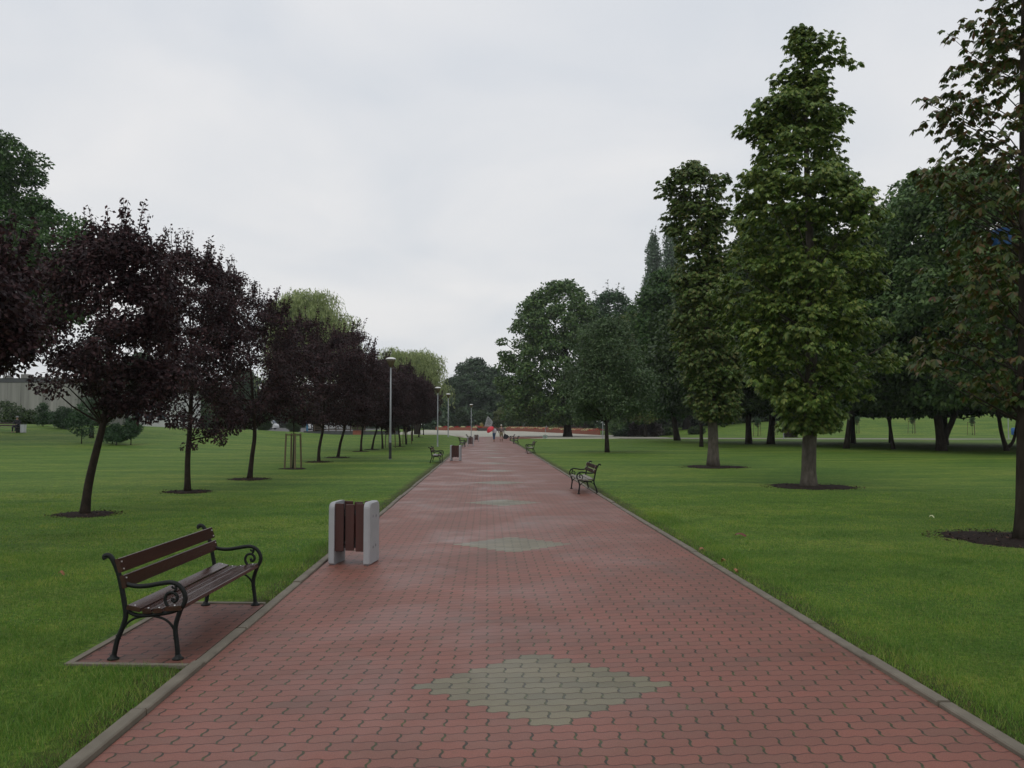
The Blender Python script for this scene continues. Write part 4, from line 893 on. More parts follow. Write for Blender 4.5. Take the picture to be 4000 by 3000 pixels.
# --- willows
def willow(u, Y, prof, label, seed, ns=1500, seg=11, lq=.55):
    rg = np.random.default_rng(seed); X, _, z = atY(u, Y); pr = local_prof(prof, X, Y, z); z0, z1, ax, rr = crown_fn(pr)
    t = thing('willow_tree', (X, Y, z), label, 'tree', 'weeping willows beyond the plum row')
    tb = MB(); H = z1; tb.tube(catmull([(0, 0, -.1), (0, 0, H*.25), (.3, 0, H*.45), (0, 0, H*.8)], 3), [.6]*4+[.45]*3+[.2]*3, 9)
    for k in range(14):
        a = rg.uniform(0, 6.28); q = rr(z1*.6)*rg.uniform(.4, .8); zz = z1*rg.uniform(.7, .93)
        tb.tube(catmull([(0, 0, H*.28), (q*.4*math.cos(a), q*.4*math.sin(a), zz*.72), (ax(zz)+q*math.cos(a), q*math.sin(a), zz)], 3), [.25]*4+[.12]*3, 5, False)
    tb.build('trunk', 'bark_dark', t, True)
    # start points on the dome, grouped in lobes
    nl = 60; lz = z0+(z1-z0)*rg.uniform(.35, 1, nl)**.7; la = rg.uniform(0, 6.28, nl); lr = np.maximum(rr(lz)-.9, 0)*np.sqrt(rg.uniform(.2, 1, nl)); C = np.stack([ax(lz)+lr*np.cos(la), lr*np.sin(la), lz], 1)
    i = rg.integers(0, nl, ns); d = unit(rg.normal(0, 1, (ns, 3))); d[:, 2] = np.abs(d[:, 2])
    S_ = C[i]+d*np.array([1.9, 1.9, 1.3])*rg.uniform(.4, 1.0, ns)[:, None]; outv = d*np.array([1, 1, 0]); ln = (z1-z0)*rg.uniform(.12, .42, ns)
    P = []; D = []
    for k in range(seg):
        f = k/seg; q = S_+outv*(1.1*math.sqrt(f))[None] if False else S_+outv*(1.1*math.sqrt(f)); q = q.copy(); q[:, 2] -= ln*f*f**.15-.5*f*(1-f); q[:, 0] += .12*np.sin(f*5+i); ok = q[:, 2] > z0-.5
        P.append(q[ok]); D.append(outv[ok])
    P = np.concatenate(P); D = np.concatenate(D)
    V = leaf_quads(P+rg.normal(0, .10, P.shape), D, lq, lq*.26, rg, 3.0, .1, .5); npmesh('crown', V, 4, 'l_will', t); return t
willow(1240, 118, [(1150, 1110, 1300), (1190, 1050, 1340), (1270, 1020, 1400), (1380, 1010, 1460), (1500, 1020, 1470), (1620, 1040, 1460)], 'larger weeping willow rising above the plum row', 71, 3800)
willow(1630, 150, [(1375, 1500, 1720), (1410, 1490, 1740), (1470, 1488, 1760), (1560, 1490, 1765), (1640, 1500, 1760)], 'smaller weeping willow behind the first lamp head', 72, 2800)

# --- background trees: prototypes and copies
BG = 'trees closing the view behind the park'
def unit_tree(seed, lm, H=10, wd=.42, low=.12, name='park_tree', size=.42):
    rg = np.random.default_rng(seed); pr = [(H*low, -H*wd*.5, H*wd*.5), (H*.3, -H*wd, H*wd*.9), (H*.55, -H*wd*1.0, H*wd), (H*.8, -H*wd*.75, H*wd*.65), (H, -H*.1, H*.12)]
    t = thing(name, (0, 0, 0), 'x', 'tree', BG); V, tb = tree_geo(pr, [(0, 0, -.2), (.1, 0, H*.3), (0, 0, H*.9)], .25, rg, nclump=150, lpc=120, clump_r=H*.085, leaf='quad', size=size, wid=size*.6, nlimb=18, inner=.3, flat=.65, lump=.4)
    tb.build('trunk', 'bark_dark', t, True); npmesh('crown', V, 4, lm, t); return t
PT = [unit_tree(81, 'l_far'), unit_tree(82, 'l_far', wd=.34, low=.06), unit_tree(83, 'l_dark', wd=.4, low=.03), unit_tree(84, 'l_sap', wd=.36), unit_tree(85, 'l_yel', wd=.4, low=.02)]
used = [False]*5
def bgt(k, u, Y, top, label, rz=None, fat=1.0):
    X, _, z = atY(u, Y); H = world(u, top, Y)[2]-z; s = H/10; rz = random.uniform(0, 6.28) if rz is None else rz
    if not used[k]:
        used[k] = True; o = PT[k]; o.location = (X, Y, z-.1); o.rotation_euler = (0, 0, rz); o.scale = (s*fat, s*fat, s); o['label'] = label; return o
    return copy_tree(PT[k], (X, Y, z-.1), rz, (s*fat, s*fat, s), label=label)
bgt(0, 1850, 262, 1402, 'tallest of the hazy trees behind the monument, in the gap of the view')
bgt(1, 1760, 255, 1478, 'hazy tree left of the tallest one behind the monument')
bgt(0, 1925, 258, 1440, 'hazy tree right of the tallest one behind the monument')
bgt(3, 1700, 240, 1520, 'mid green tree between the smaller willow and the hazy trees')
bgt(2, 1800, 246, 1590, 'low dark tree behind the left part of the flower wall')
bgt(2, 1880, 244, 1600, 'low dark tree close behind the monument stone')
bgt(4, 1955, 246, 1595, 'yellowish green bush tree right of the monument stone')
bgt(2, 2010, 240, 1590, 'low dark tree behind the right part of the flower wall, left end')
bgt(2, 2090, 215, 1560, 'dark low tree under the big maple crown')
bgt(1, 2180, 205, 1540, 'dark low tree behind the maple trunk')
bgt(2, 2290, 195, 1540, 'dark low tree right of the maple trunk')
bgt(1, 2420, 180, 1480, 'dark low tree behind the slim tree')
bgt(2, 2530, 165, 1450, 'dark tree behind the grey lamp post by the slim tree')
bgt(0, 2680, 170, 1150, 'background tree behind the browning chestnut')
bgt(2, 2800, 190, 1300, 'background tree between browning and tall chestnut')
bgt(1, 3060, 195, 1250, 'background tree on the bank behind the tall chestnut')
bgt(0, 3260, 190, 1280, 'background tree on the bank right of the tall chestnut')
bgt(3, 3420, 195, 1380, 'greener background tree on the bank')
bgt(2, 3600, 190, 1330, 'background tree on the bank behind the forked double trunk')
bgt(1, 3800, 190, 1300, 'background tree on the bank left of the far right lamp post')
bgt(0, 3980, 190, 1250, 'background tree on the bank at the right frame edge')
bgt(0, 700, 215, 1440, 'background tree left of the second plum trunk')
bgt(2, 830, 210, 1500, 'background tree behind the low purple twigs')
bgt(1, 960, 215, 1450, 'background tree behind the third plum trunk')
bgt(0, 1080, 222, 1470, 'background tree above the white van')
bgt(2, 1180, 225, 1510, 'background tree behind the blue sign post')
bgt(3, 1290, 218, 1540, 'greener background tree behind the parked cars')
bgt(0, 1390, 225, 1520, 'background tree right of the parked cars')
bgt(3, 1480, 220, 1550, 'background tree left of the first lamp post')
bgt(1, 1570, 225, 1540, 'background tree right of the first lamp post, below the willow')
bgt(0, 560, 150, 1380, 'background tree between the first two plum trunks')
bgt(1, 450, 155, 1420, 'background tree right of the leaning plum trunk')
bgt(4, 1400, 150, 1625, 'yellowish bush beyond the rail fence')
def far_wood(x0, x1, y, h, name_lab, lm, seed, n=26000):
    rg = np.random.default_rng(seed); x = rg.uniform(x0, x1, n); prof = .72+.2*np.sin(x*.11+seed)+.12*np.sin(x*.37)+.08*np.sin(x*.83)
    zz = rg.uniform(0, 1, n)**.85*h*prof; yy = y+rg.normal(0, 1, n)*3.0+2*np.sin(x*.2)
    P = np.stack([x, yy, zz+ground(x, yy)-.2], 1); V = leaf_quads(P, unit(rg.normal(0, 1, (n, 3))-np.array([0, .8, 0])), 1.0, .7, rg, .4, .6, .6)
    tag(npmesh('far_wood', V, 4, lm), name_lab, 'wood', kind='stuff')
far_wood(-190, -18, 236, 8.5, 'dark band of distant trees closing the view on the left', 'l_far', 5)
far_wood(-22, 30, 252, 10, 'dark band of distant trees behind the flower wall', 'l_far', 6, 12000)
far_wood(28, 70, 200, 10, 'dark band of trees behind the shrubs on the right', 'l_dark', 7, 14000)
far_wood(60, 200, 215, 9, 'dark band of trees on top of the grassy bank', 'l_dark', 8, 26000)
rg_ = np.random.default_rng(77); n_ = 9000; hx = rg_.uniform(-62, -46.5, n_); hy = 150+rg_.uniform(-1.2, 1.2, n_); hzz = rg_.uniform(0, 1, n_)**.8*(3.4+.5*np.sin(hx*.9)+.3*np.sin(hx*2.3))
tag(npmesh('hedge', leaf_quads(np.stack([hx, hy, hzz+ground(hx, hy)-.1], 1), unit(rg_.normal(0, 1, (n_, 3))-np.array([0, .8, 0])), .5, .35, rg_, .3, .6, .6), 4, 'l_dark'), 'tall dark hedge beyond the lawn between the second and third plum trunks', 'hedge')
# dark conical bushes near the car park
bgt(2, 1030, 135, 1600, 'dark bush just left of the white van'); bgt(2, 1150, 138, 1612, 'dark bush left of the blue sign post')
bgt(2, 1545, 140, 1655, 'small dark bush at the end of the grey wall')

# --- shrubs
SG = 'shrubs'
def shrub(u, Y, top, hw, lm, label, seed, grp, n=40, size=.2, low=0.02, v0=None, cat='shrub', stem=.04):
    if v0: X, Y = gp(u, v0)
    else: X = (u-2000)*Y/FPX
    z = float(ground(X, Y)); H = world(u, top, Y)[2]-z; w_ = hw*Y/FPX
    pr = [(H*low, -w_*.5, w_*.5), (H*max(.3, low+.1), -w_, w_), (H*.7, -w_*.85, w_*.85), (H, -w_*.2, w_*.2)]
    rg = np.random.default_rng(seed); t = thing('shrub' if cat == 'shrub' else 'young_tree', (X, Y, z), label, cat, grp)
    V, tb = tree_geo(pr, [(0, 0, -.05), (0.02, 0, H*.4), (0, 0, H*.85)], stem, rg, nclump=n, lpc=70, clump_r=max(H, w_)*.2, leaf='quad', size=size, wid=size*.55, nlimb=10, inner=.3)
    tb.build('stem' if cat == 'shrub' else 'trunk', 'bark_dark', t, True); npmesh('foliage' if cat == 'shrub' else 'crown', V, 4, lm, t); return t
YG = 'small young trees on the far left lawn'
for (u, v0, top, hw, lb, low) in ((318, 1734, 1576, 48, 'tallest young tree, left of the leaning plum trunk', .2), (438, 1734, 1660, 40, 'young tree in the middle of the small group right of the leaning trunk', .25),
        (454, 1740, 1655, 38, 'young tree hugging its neighbour right of the leaning plum trunk', .25), (511, 1739, 1632, 42, 'round young tree with a visible thin trunk, rightmost of the small group', .35),
        (245, 1674, 1590, 45, 'bushy young tree left of the tallest young one', .12), (264, 1677, 1595, 38, 'darker bushy young tree touching the one left of it', .12), (168, 1666, 1572, 32, 'thin pale young tree in front of the concrete wall', .15)):
    shrub(u, 0, top, hw, 'l_sap', lb, int(u), YG, 36, .17, low, v0, 'young tree', .035)
HG = 'shrubs in front of the concrete building'
for i, (u, Y, top, hw, lm) in enumerate(((20, 88, 1565, 90, 'l_dark'), (120, 88, 1605, 60, 'l_dark'), (200, 90, 1610, 50, 'l_sap'), (300, 88, 1600, 55, 'l_dark'), (385, 90, 1600, 60, 'l_dark'))):
    shrub(u, Y, top, hw, lm, ['tall dark shrub behind the seated person', 'dark shrub right of the seated person', 'green shrub behind the thin pale young tree', 'dark shrub behind the bushy young trees', 'dark shrub left of the leaning plum trunk'][i], 200+i, HG, 40, .25)
RG = 'shrubs along the far edge of the right lawn'
for i, (u, Y, top, hw, lm, lb) in enumerate(((2250, 175, 1625, 60, 'l_brown', 'bare brownish shrub behind the flower wall by the maple trunk'), (2410, 150, 1632, 45, 'l_maple', 'green shrub right of the slim tree trunk'),
        (2180, 180, 1655, 45, 'l_yel', 'light green low shrub behind the flowers left of the maple trunk'), (2490, 128, 1650, 42, 'l_brown', 'dark brownish shrub left of the crooked white trunk'),
        (2545, 128, 1640, 42, 'l_brown', 'brown twiggy shrub beside the far footpath'), (2600, 135, 1672, 30, 'l_dark', 'small dark shrub left of the leaning dark trunk'),
        (2450, 130, 1680, 60, 'l_sap', 'low green shrub at the end of the flower wall'), (2720, 135, 1665, 35, 'l_dark', 'dark shrub behind the hidden thin trunk'), (3090, 118, 1655, 28, 'l_brown', 'dark brown shrub beside the lamp post behind the tall chestnut'))):
    shrub(u, Y, top, hw, lm, lb, 300+i, RG, 40, .35)

# staked saplings on the bank
for u, v, lb in ((3346, 1694, 'left staked sapling on the grassy bank'), (3565, 1694, 'middle staked sapling on the grassy bank'), (3798, 1700, 'right staked sapling on the grassy bank'), (3025, 1700, 'staked sapling by the bank behind the tall chestnut'), (2960, 1705, 'staked sapling between the two thick dark trunks')):
    x, y = gp(u, v); staked((x, y, float(ground(x, y))), lb, 3.0, 1.9, 3, .6, 'l_sap', int(u)+3)

# ------------------------------------------------------------------ flower wall, steps, monument
Y1 = 214
def wall_pt(u, Y): return ((u-2000)*Y/FPX, Y)
WP = [wall_pt(1975, 214), (2.8, 199), (7.8, 180), (12.3, 163), wall_pt(2337, 149)]
def retaining(pts, label, hgt=.86):
    t = thing('planter_wall', (pts[0][0], pts[0][1], float(ground(*pts[0]))), label, 'planter', 'brick planters of the flower bed'); o = t.location.copy()
    P = []; 
    for a, b_ in zip(pts[:-1], pts[1:]):
        for k in range(8): P.append((a[0]+(b_[0]-a[0])*k/8, a[1]+(b_[1]-a[1])*k/8))
    P.append(pts[-1])
    b = MB(); th = .35; n = len(P); z0 = []
    for i, p in enumerate(P):
        q0 = P[max(i-1, 0)]; q1 = P[min(i+1, n-1)]; dx, dy = q1[0]-q0[0], q1[1]-q0[1]; l = math.hypot(dx, dy); nx, ny = -dy/l, dx/l
        g = float(ground(*p)); z0.append(g)
        for (k, zz) in ((0, g-.1), (0, g+hgt), (th, g+hgt), (th, g-.1)): b.v.append((p[0]+nx*k-o.x, p[1]+ny*k-o.y, zz-o.z))
    for i in range(n-1):
        for k in range(4): b.f.append((i*4+k, (i+1)*4+k, (i+1)*4+(k+1) % 4, i*4+(k+1) % 4))
    b.f += [(0, 1, 2, 3), (4*n-1, 4*n-2, 4*n-3, 4*n-4)]
    b.build('brick_face', 'brickwall', t)
    b = MB()
    for i, p in enumerate(P):
        q0 = P[max(i-1, 0)]; q1 = P[min(i+1, n-1)]; dx, dy = q1[0]-q0[0], q1[1]-q0[1]; l = math.hypot(dx, dy); nx, ny = -dy/l, dx/l; g = z0[i]
        for (k, zz) in ((th+.01, g+hgt-.12), (th+2.6, g+hgt+.0)): b.v.append((p[0]+nx*k-o.x, p[1]+ny*k-o.y, zz-o.z))
    for i in range(n-1): b.f.append((i*2, i*2+1, (i+1)*2+1, (i+1)*2))
    b.build('bed_soil', 'mulch', t)
    return P
PR = retaining(WP, 'right arm of the low orange brick planter wall, running behind the maple trunk')
PL = retaining([wall_pt(1702, 218), wall_pt(1780, 216), wall_pt(1862, 214)], 'left arm of the low orange brick planter wall, behind the thin lamp posts')
def flower(x, y, z, r, mat, label, h=.38):
    rg = np.random.default_rng(int(abs(x*77+y*13))); n = 260; d = unit(rg.normal(0, 1, (n, 3))); d[:, 2] = np.abs(d[:, 2])
    P = d*np.array([r, .55, h])*rg.uniform(.6, 1.05, n)[:, None]
    o = npmesh('flower_clump', leaf_quads(P, d, .14, .12, rg, 0, 1, .5), 4, mat); o.location = (x, y, z)
    return tag(o, label, 'flowers', 'clumps of bedding flowers along the brick planter')
def along(P, n, u_lab, start=0):
    L_ = [0]
    for a, b_ in zip(P[:-1], P[1:]): L_.append(L_[-1]+math.hypot(b_[0]-a[0], b_[1]-a[1]))
    for k in range(n):
        s = L_[-1]*(k+.5)/n; x = np.interp(s, L_, [p[0] for p in P]); y = np.interp(s, L_, [p[1] for p in P]); col = (k+start) % 2
        place = ['%s from the left' % w for w in ('first', 'second', 'third', 'fourth', 'fifth', 'sixth', 'seventh', 'eighth', 'ninth', 'tenth', 'eleventh', 'twelfth', 'thirteenth', 'fourteenth', 'fifteenth', 'sixteenth', 'seventeenth', 'eighteenth')][k]
        flower(x+.25, y+.45, float(ground(x, y))+.80, L_[-1]/n*.44, 'fl_red' if col else 'fl_cream', ('red' if col else 'cream')+' flower clump '+place+' on the '+u_lab+' arm of the brick planter')
along(PR, 18, 'right'); along(PL, 7, 'left')
# steps
t = thing('stone_steps', wall_pt(1866, 211)+(float(ground(-8, 211)),), 'dark steps between the two planter arms below the monument', 'steps')
xs0, xs1 = wall_pt(1868, 211)[0], wall_pt(1972, 211)[0]
for k in range(4):
    b = MB(); b.box(((xs1-xs0)/2, k*.5+.3, .09+k*.18), (xs1-xs0-.1, .6+.001*k, .18)); b.build('step', 'step', t)
# plinth and monument
mx_, my_ = (1907-2000)*224/FPX, 224.; mz = world(1907, 1666, 224)[2]
gz = float(ground(mx_, my_))
t = thing('monument', (mx_, my_, gz), 'pointed grey memorial stone with a small cross on a red brick plinth', 'monument')
b = MB(); b.box((0, 0, (mz-gz)/2-.1), (3.6, 2.2, mz-gz+.2)); b.box((.2, -1.3, (mz-gz)*.35), (5.2, .8, (mz-gz)*.7)); b.build('plinth', 'brickwall', t)
s = 224/FPX; B0 = mz-gz
poly = [(-13*s, B0), (14*s, B0), (18.6*s, B0+18.5*s), (8*s, B0+32*s), (-1.5*s, B0+40*s), (-4*s, B0+34*s)]
b = MB(); b.prism(poly, -.28, .28); st_ = b.build('stone', 'granite', t)
b = MB(); b.prism([(-13.9*s, B0), (-13*s-.002, B0), (-4.1*s, B0+34*s), (-1.6*s, B0+40*s), (-3.0*s, B0+38*s), (-5*s, B0+33.5*s)], -.24, .30); b.build('lit_edge', 'granite_l', st_)  # added pale strip: light on the left face painted in
b = MB(); b.box((1.5*s, -.30, B0+30*s), (.09, .03, .5)); b.box((1.5*s, -.30, B0+31*s), (.28, .028, .09)); b.build('cross', 'granite_d', st_)
b = MB()
for k, (wd_, xx) in enumerate(((.7, 0), (.95, .1), (.8, .0), (.95, .1), (.6, .05))): b.box((xx+.15, -.285, B0+(22-k*3.4)*s), (wd_, .016, .07))
b.build('inscription', 'granite_d', st_)
def bouquet(x, y, z, r, mat, lb, h):
    o = flower(x, y, z, r, mat, lb, h); o['group'] = 'bouquets beside the memorial stone'; o.name = 'bouquet'; return o
bouquet(mx_-1.75, my_-.8, B0+gz-.02, .55, 'fl_yel', 'yellow wreath leaning at the left foot of the memorial stone', 1.1)
bouquet(mx_-3.0, my_-1.0, float(ground(mx_-3, my_))+.75, .8, 'fl_pink', 'pink flowers left of the yellow wreath', .8)
bouquet(mx_-2.2, my_-1.7, float(ground(mx_-3, my_))+.85, .6, 'fl_red', 'red flowers at the plinth corner', .4)
# small shrub-like stone by planter
X, Y, z = atY(2134, 182)
t = thing('garden_stone', (X, Y, z), 'small pale stone figure standing behind the flowers left of the maple trunk', 'stone figure')
b = MB(); b.prism([(-.28, 0), (.28, 0), (.3, .9), (.12, 1.35), (0, 1.55), (-.15, 1.3), (-.28, .9)], -.15, .15); b.build('body', 'granite', t)
# small glass board on the lawn corner
X, Y, z = atY(2129, 108)
t = thing('notice_board', (X, Y, z), 'low pale green board on a thin post at the lawn corner', 'notice board')
b = MB(); b.tube([(0, 0, -.1), (0, 0, .6)], .03, 8); b.build('post', 'dark', t)
for sx in (-1, 1): b = MB(); b.box((sx*.17, 0, .28), (.24, .03, .42), None, .004); b.build('panel', 'teal', t)

# ------------------------------------------------------------------ buildings on the left
X0 = world(-500, 1477, 112)[0]; X1 = world(304, 1477, 112)[0]; zt = world(100, 1477, 112)[2]; gz = float(ground(-60, 112))
t = thing('concrete_building', ((X0+X1)/2, 112, gz), 'long grey streaked concrete building at the left edge', 'building'); Wd = X1-X0; Hh = zt-gz
b = MB(); b.box((0, 7, (Hh-.55)/2), (Wd, 14, Hh-.55)); b.build('wall', 'conc_wall', t)
b = MB(); b.box((0, 7, Hh-.29), (Wd+.1, 14.1, .46)); b.build('parapet', 'greywall', t); b = MB(); b.box((0, 6.99, Hh-.56), (Wd+.06, 14.05, .07)); b.box((0, 7, Hh-.03), (Wd+.2, 14.2, .06)); b.build('trim', 'dark', t)
for k in range(9):
    b = MB(); b.box((-Wd/2+Wd*(k+.5)/9, -.01, (Hh-.6)/2), (.12, .06, Hh-.7)); b.build('pilaster', 'conc_wall', t)
for u0, u1, vt in ((66, 94, 1460), (6, 22, 1466), (108, 150, 1470)):
    a = world(u0, vt, 114); c = world(u1, vt, 114); b = MB(); b.box(((a[0]+c[0])/2-(X0+X1)/2, 3+u0*.01, (a[2]-gz+Hh)/2), (c[0]-a[0], 1.5, a[2]-gz-Hh+.02)); b.build('chimney', 'conc_wall', t)
xa = world(304, 1560, 128)[0]; xb = world(670, 1560, 128)[0]; zt = world(500, 1532, 128)[2]; gz = float(ground(-50, 128))
t = thing('white_building', ((xa+xb)/2, 128, gz), 'white rendered building glimpsed between the first two plum trunks', 'building'); Wd = xb-xa; Hh = zt-gz
b = MB(); b.box((0, 6, Hh/2), (Wd, 12, Hh)); b.build('wall', 'white_wall', t); b = MB(); b.box((0, 6, Hh+.06), (Wd+.4, 12.4, .12)); b.build('roof', 'greywall', t)
for k in range(7):
    x = -Wd/2+1.4+k*(Wd-2.8)/6; b = MB(); b.box((x, -.005, Hh*.38), (1.3, .05, 1.3)); f_ = b.build('window', 'dark', t); b = MB(); b.box((x, -.035, Hh*.38), (1.1, .02, 1.1)); b.build('pane', 'glass', f_)

# ------------------------------------------------------------------ wall, fence, cars, sign
xa, xb = world(1187, 1690, 108)[0], world(1560, 1690, 108)[0]
t = thing('block_wall', ((xa+xb)/2, 108, float(ground((xa+xb)/2, 108))), 'low dark grey wall at the far edge of the left lawn', 'wall')
b = MB(); b.box((0, 0, .17), (xb-xa, .25, .62)); b.build('blocks', 'greywall', t); b = MB(); b.box((0, 0, .50), (xb-xa+.05, .3, .04)); b.build('coping', 'dark', t)
xa, xb = world(1228, 1690, 110)[0], world(1425, 1690, 110)[0]; gz = float(ground((xa+xb)/2, 110))
t = thing('rail_fence', (xa, 110, gz), 'brown wooden rail fence in front of the parked cars', 'fence')
n = 8
for k in range(n): b = MB(); b.box(((xb-xa)*k/(n-1), 0, .68), (.12, .10, 1.36), None, .01); b.build('post', 'fence', t)
for z_ in (.72, 1.0, 1.28): b = MB(); b.box(((xb-xa)/2, -.075, z_), (xb-xa+.3, .045, .09)); b.build('rail', 'fence', t)
X = world(1395, 1690, 107)[0]
t = thing('brick_plinth', (X, 107, float(ground(X, 107))), 'short red brick block at the right end of the rail fence', 'brick block')
b = MB(); b.box((0, 0, .28), (1.0, .5, .66), None, .01); b.build('block', 'brickwall', t); b = MB(); b.box((0, 0, .63), (1.1, .6, .05)); b.build('cap', 'greywall', t)

def make_car(loc, rz, label, paint, van=False):
    t = thing('parked_car', loc, label, 'car', 'cars parked beyond the left lawn', rz)
    if van: pr = [(-2.2, .35), (-2.2, 1.1), (-2.1, 1.85), (-1.9, 1.95), (.9, 1.95), (1.2, 1.85), (1.75, 1.15), (2.15, 1.0), (2.25, .7), (2.25, .35)]
    else: pr = [(-2.05, .35), (-2.1, .8), (-2.0, 1.0), (-1.7, 1.38), (-1.2, 1.46), (.1, 1.46), (.45, 1.38), (1.05, .98), (1.85, .84), (2.05, .6), (2.05, .32)]
    n = len(pr); vs = []
    for y, k in ((-.85, 1), (-.80, 1), (.80, 1), (.85, 1)):
        for x, z in pr:
            tl = max(0, z-.9)*.28; yy = (abs(y)-tl)*(1 if y > 0 else -1); vs.append((x*(.985 if abs(y) > .82 else 1), yy, z-(.02 if abs(y) > .82 else 0)))
    fs = [tuple(range(n)), tuple(3*n+i for i in range(n-1, -1, -1))]
    for q in range(3): fs += [(q*n+i, (q+1)*n+i, (q+1)*n+(i+1) % n, q*n+(i+1) % n) for i in range(n)]
    MB().add(vs, fs).build('body', paint, t, False)
    top = 1.88 if van else 1.40; bl = 1.15 if van else .95
    def sidew(x0, x1, x2, x3):
        for s_ in (-1, 1):
            def P(x, z): return (x, s_*(.85-max(0, z-.9)*.28+.006), z)
            MB().add([P(x0, bl), P(x1, bl), P(x2, top-.06), P(x3, top-.06)], [(0, 1, 2, 3) if s_ < 0 else (3, 2, 1, 0)]).build('side_window', 'glass', t)
    if van: sidew(.1, 1.5, 1.0, .1)
    else: sidew(-.55, .85, .38, -.55); sidew(-1.75, -.65, -.65, -1.5)
    a, c = ((1.72, 1.2), (1.24, 1.82)) if van else ((1.02, 1.0), (.50, 1.36))
    w0, w1 = .72, .62; b = MB(); b.add([(a[0]+.02, -w0, a[1]), (a[0]+.02, w0, a[1]), (c[0]+.02, w1, c[1]), (c[0]+.02, -w1, c[1])], [(0, 1, 2, 3)]); b.build('windscreen', 'glass', t)
    for x in (-1.3, 1.3):
        for s_ in (-1, 1):
            b = MB(); b.tube([(x, s_*.66, .32), (x, s_*.87, .32)], .32, 16); wl = b.build('wheel', 'rubber', t); b = MB(); b.tube([(x, s_*.86, .32), (x, s_*.885, .32)], .19, 12); b.build('rim', 'cars', wl)
    for s_ in (-1, 1): b = MB(); b.box((2.02 if not van else 2.2, s_*.6, .72), (.12, .3, .14), None, .02); b.build('headlight', 'granite_l', t)
    return t
def car_at(u, Y, rz, label, paint, van=False): X, _, z = atY(u, Y); return make_car((X, Y, z+.05), rz, label, paint, van)
car_at(1045, 170, R(-15), 'white van with bluish windscreen left of the blue sign post', 'carw', True)
car_at(1240, 172, R(35), 'bright white hatchback, leftmost behind the rail fence', 'carw')
car_at(1292, 182, R(20), 'white car partly hidden behind the curved plum trunk', 'carw')
car_at(1335, 186, R(15), 'pale silver car behind the middle of the rail fence', 'cars')
car_at(1372, 180, R(15), 'silver car at the right end of the rail fence', 'cars')
car_at(600, 152, R(5), 'red car showing its roof between the first two plum trunks', 'carr')
X, Y, z = atY(1201, 140)
t = thing('blue_sign_post', (X, Y, z), 'blue post carrying a small orange and white sign', 'sign')
b = MB(); b.tube([(0, 0, 0), (0, 0, 2.3)], .16, 10); b.build('post', 'blue_pole', t); b = MB(); b.box((-.55, 0, 2.05), (.7, .06, .42), None, .01); p_ = b.build('panel', 'orange', t); b = MB(); b.box((-.55, -.004, 1.72), (.7, .05, .2)); b.build('white_panel', 'white_wall', t)
X, Y, z = atY(3945, 102)
t = thing('blue_bin', (X+.12, Y-.35, z), 'small blue litter bin on the far right lamp post', 'litter bin')
b = MB(); b.lathe([(.20, .55), (.24, .6), (.26, 1.25), (.22, 1.3)], n=14); b.build('bucket', 'blue', t, True); b = MB(); b.lathe([(.27, 1.27), (.27, 1.33), (.1, 1.42)], n=14); b.build('lid', 'blue', t, True); b = MB(); b.tube([(0, 0, 0), (0, 0, .6)], .05, 8); b.build('stand', 'dark', t)
for u_, Y_, H_, lb in ((655, 118, 2.6, 'left pale post'), (672, 118, 2.5, 'right pale post')):
    X, Y, z = atY(u_, Y_); t = thing('gate_post', (X, Y, z), lb+' of the pair left of the second plum trunk', 'post', 'pale gate posts'); b = MB(); b.box((0, 0, H_/2), (.38, .3, H_), None, .02); b.build('shaft', 'white_wall', t); b = MB(); b.box((0, 0, H_+.04), (.46, .38, .08), None, .02); b.build('cap', 'greywall', t)

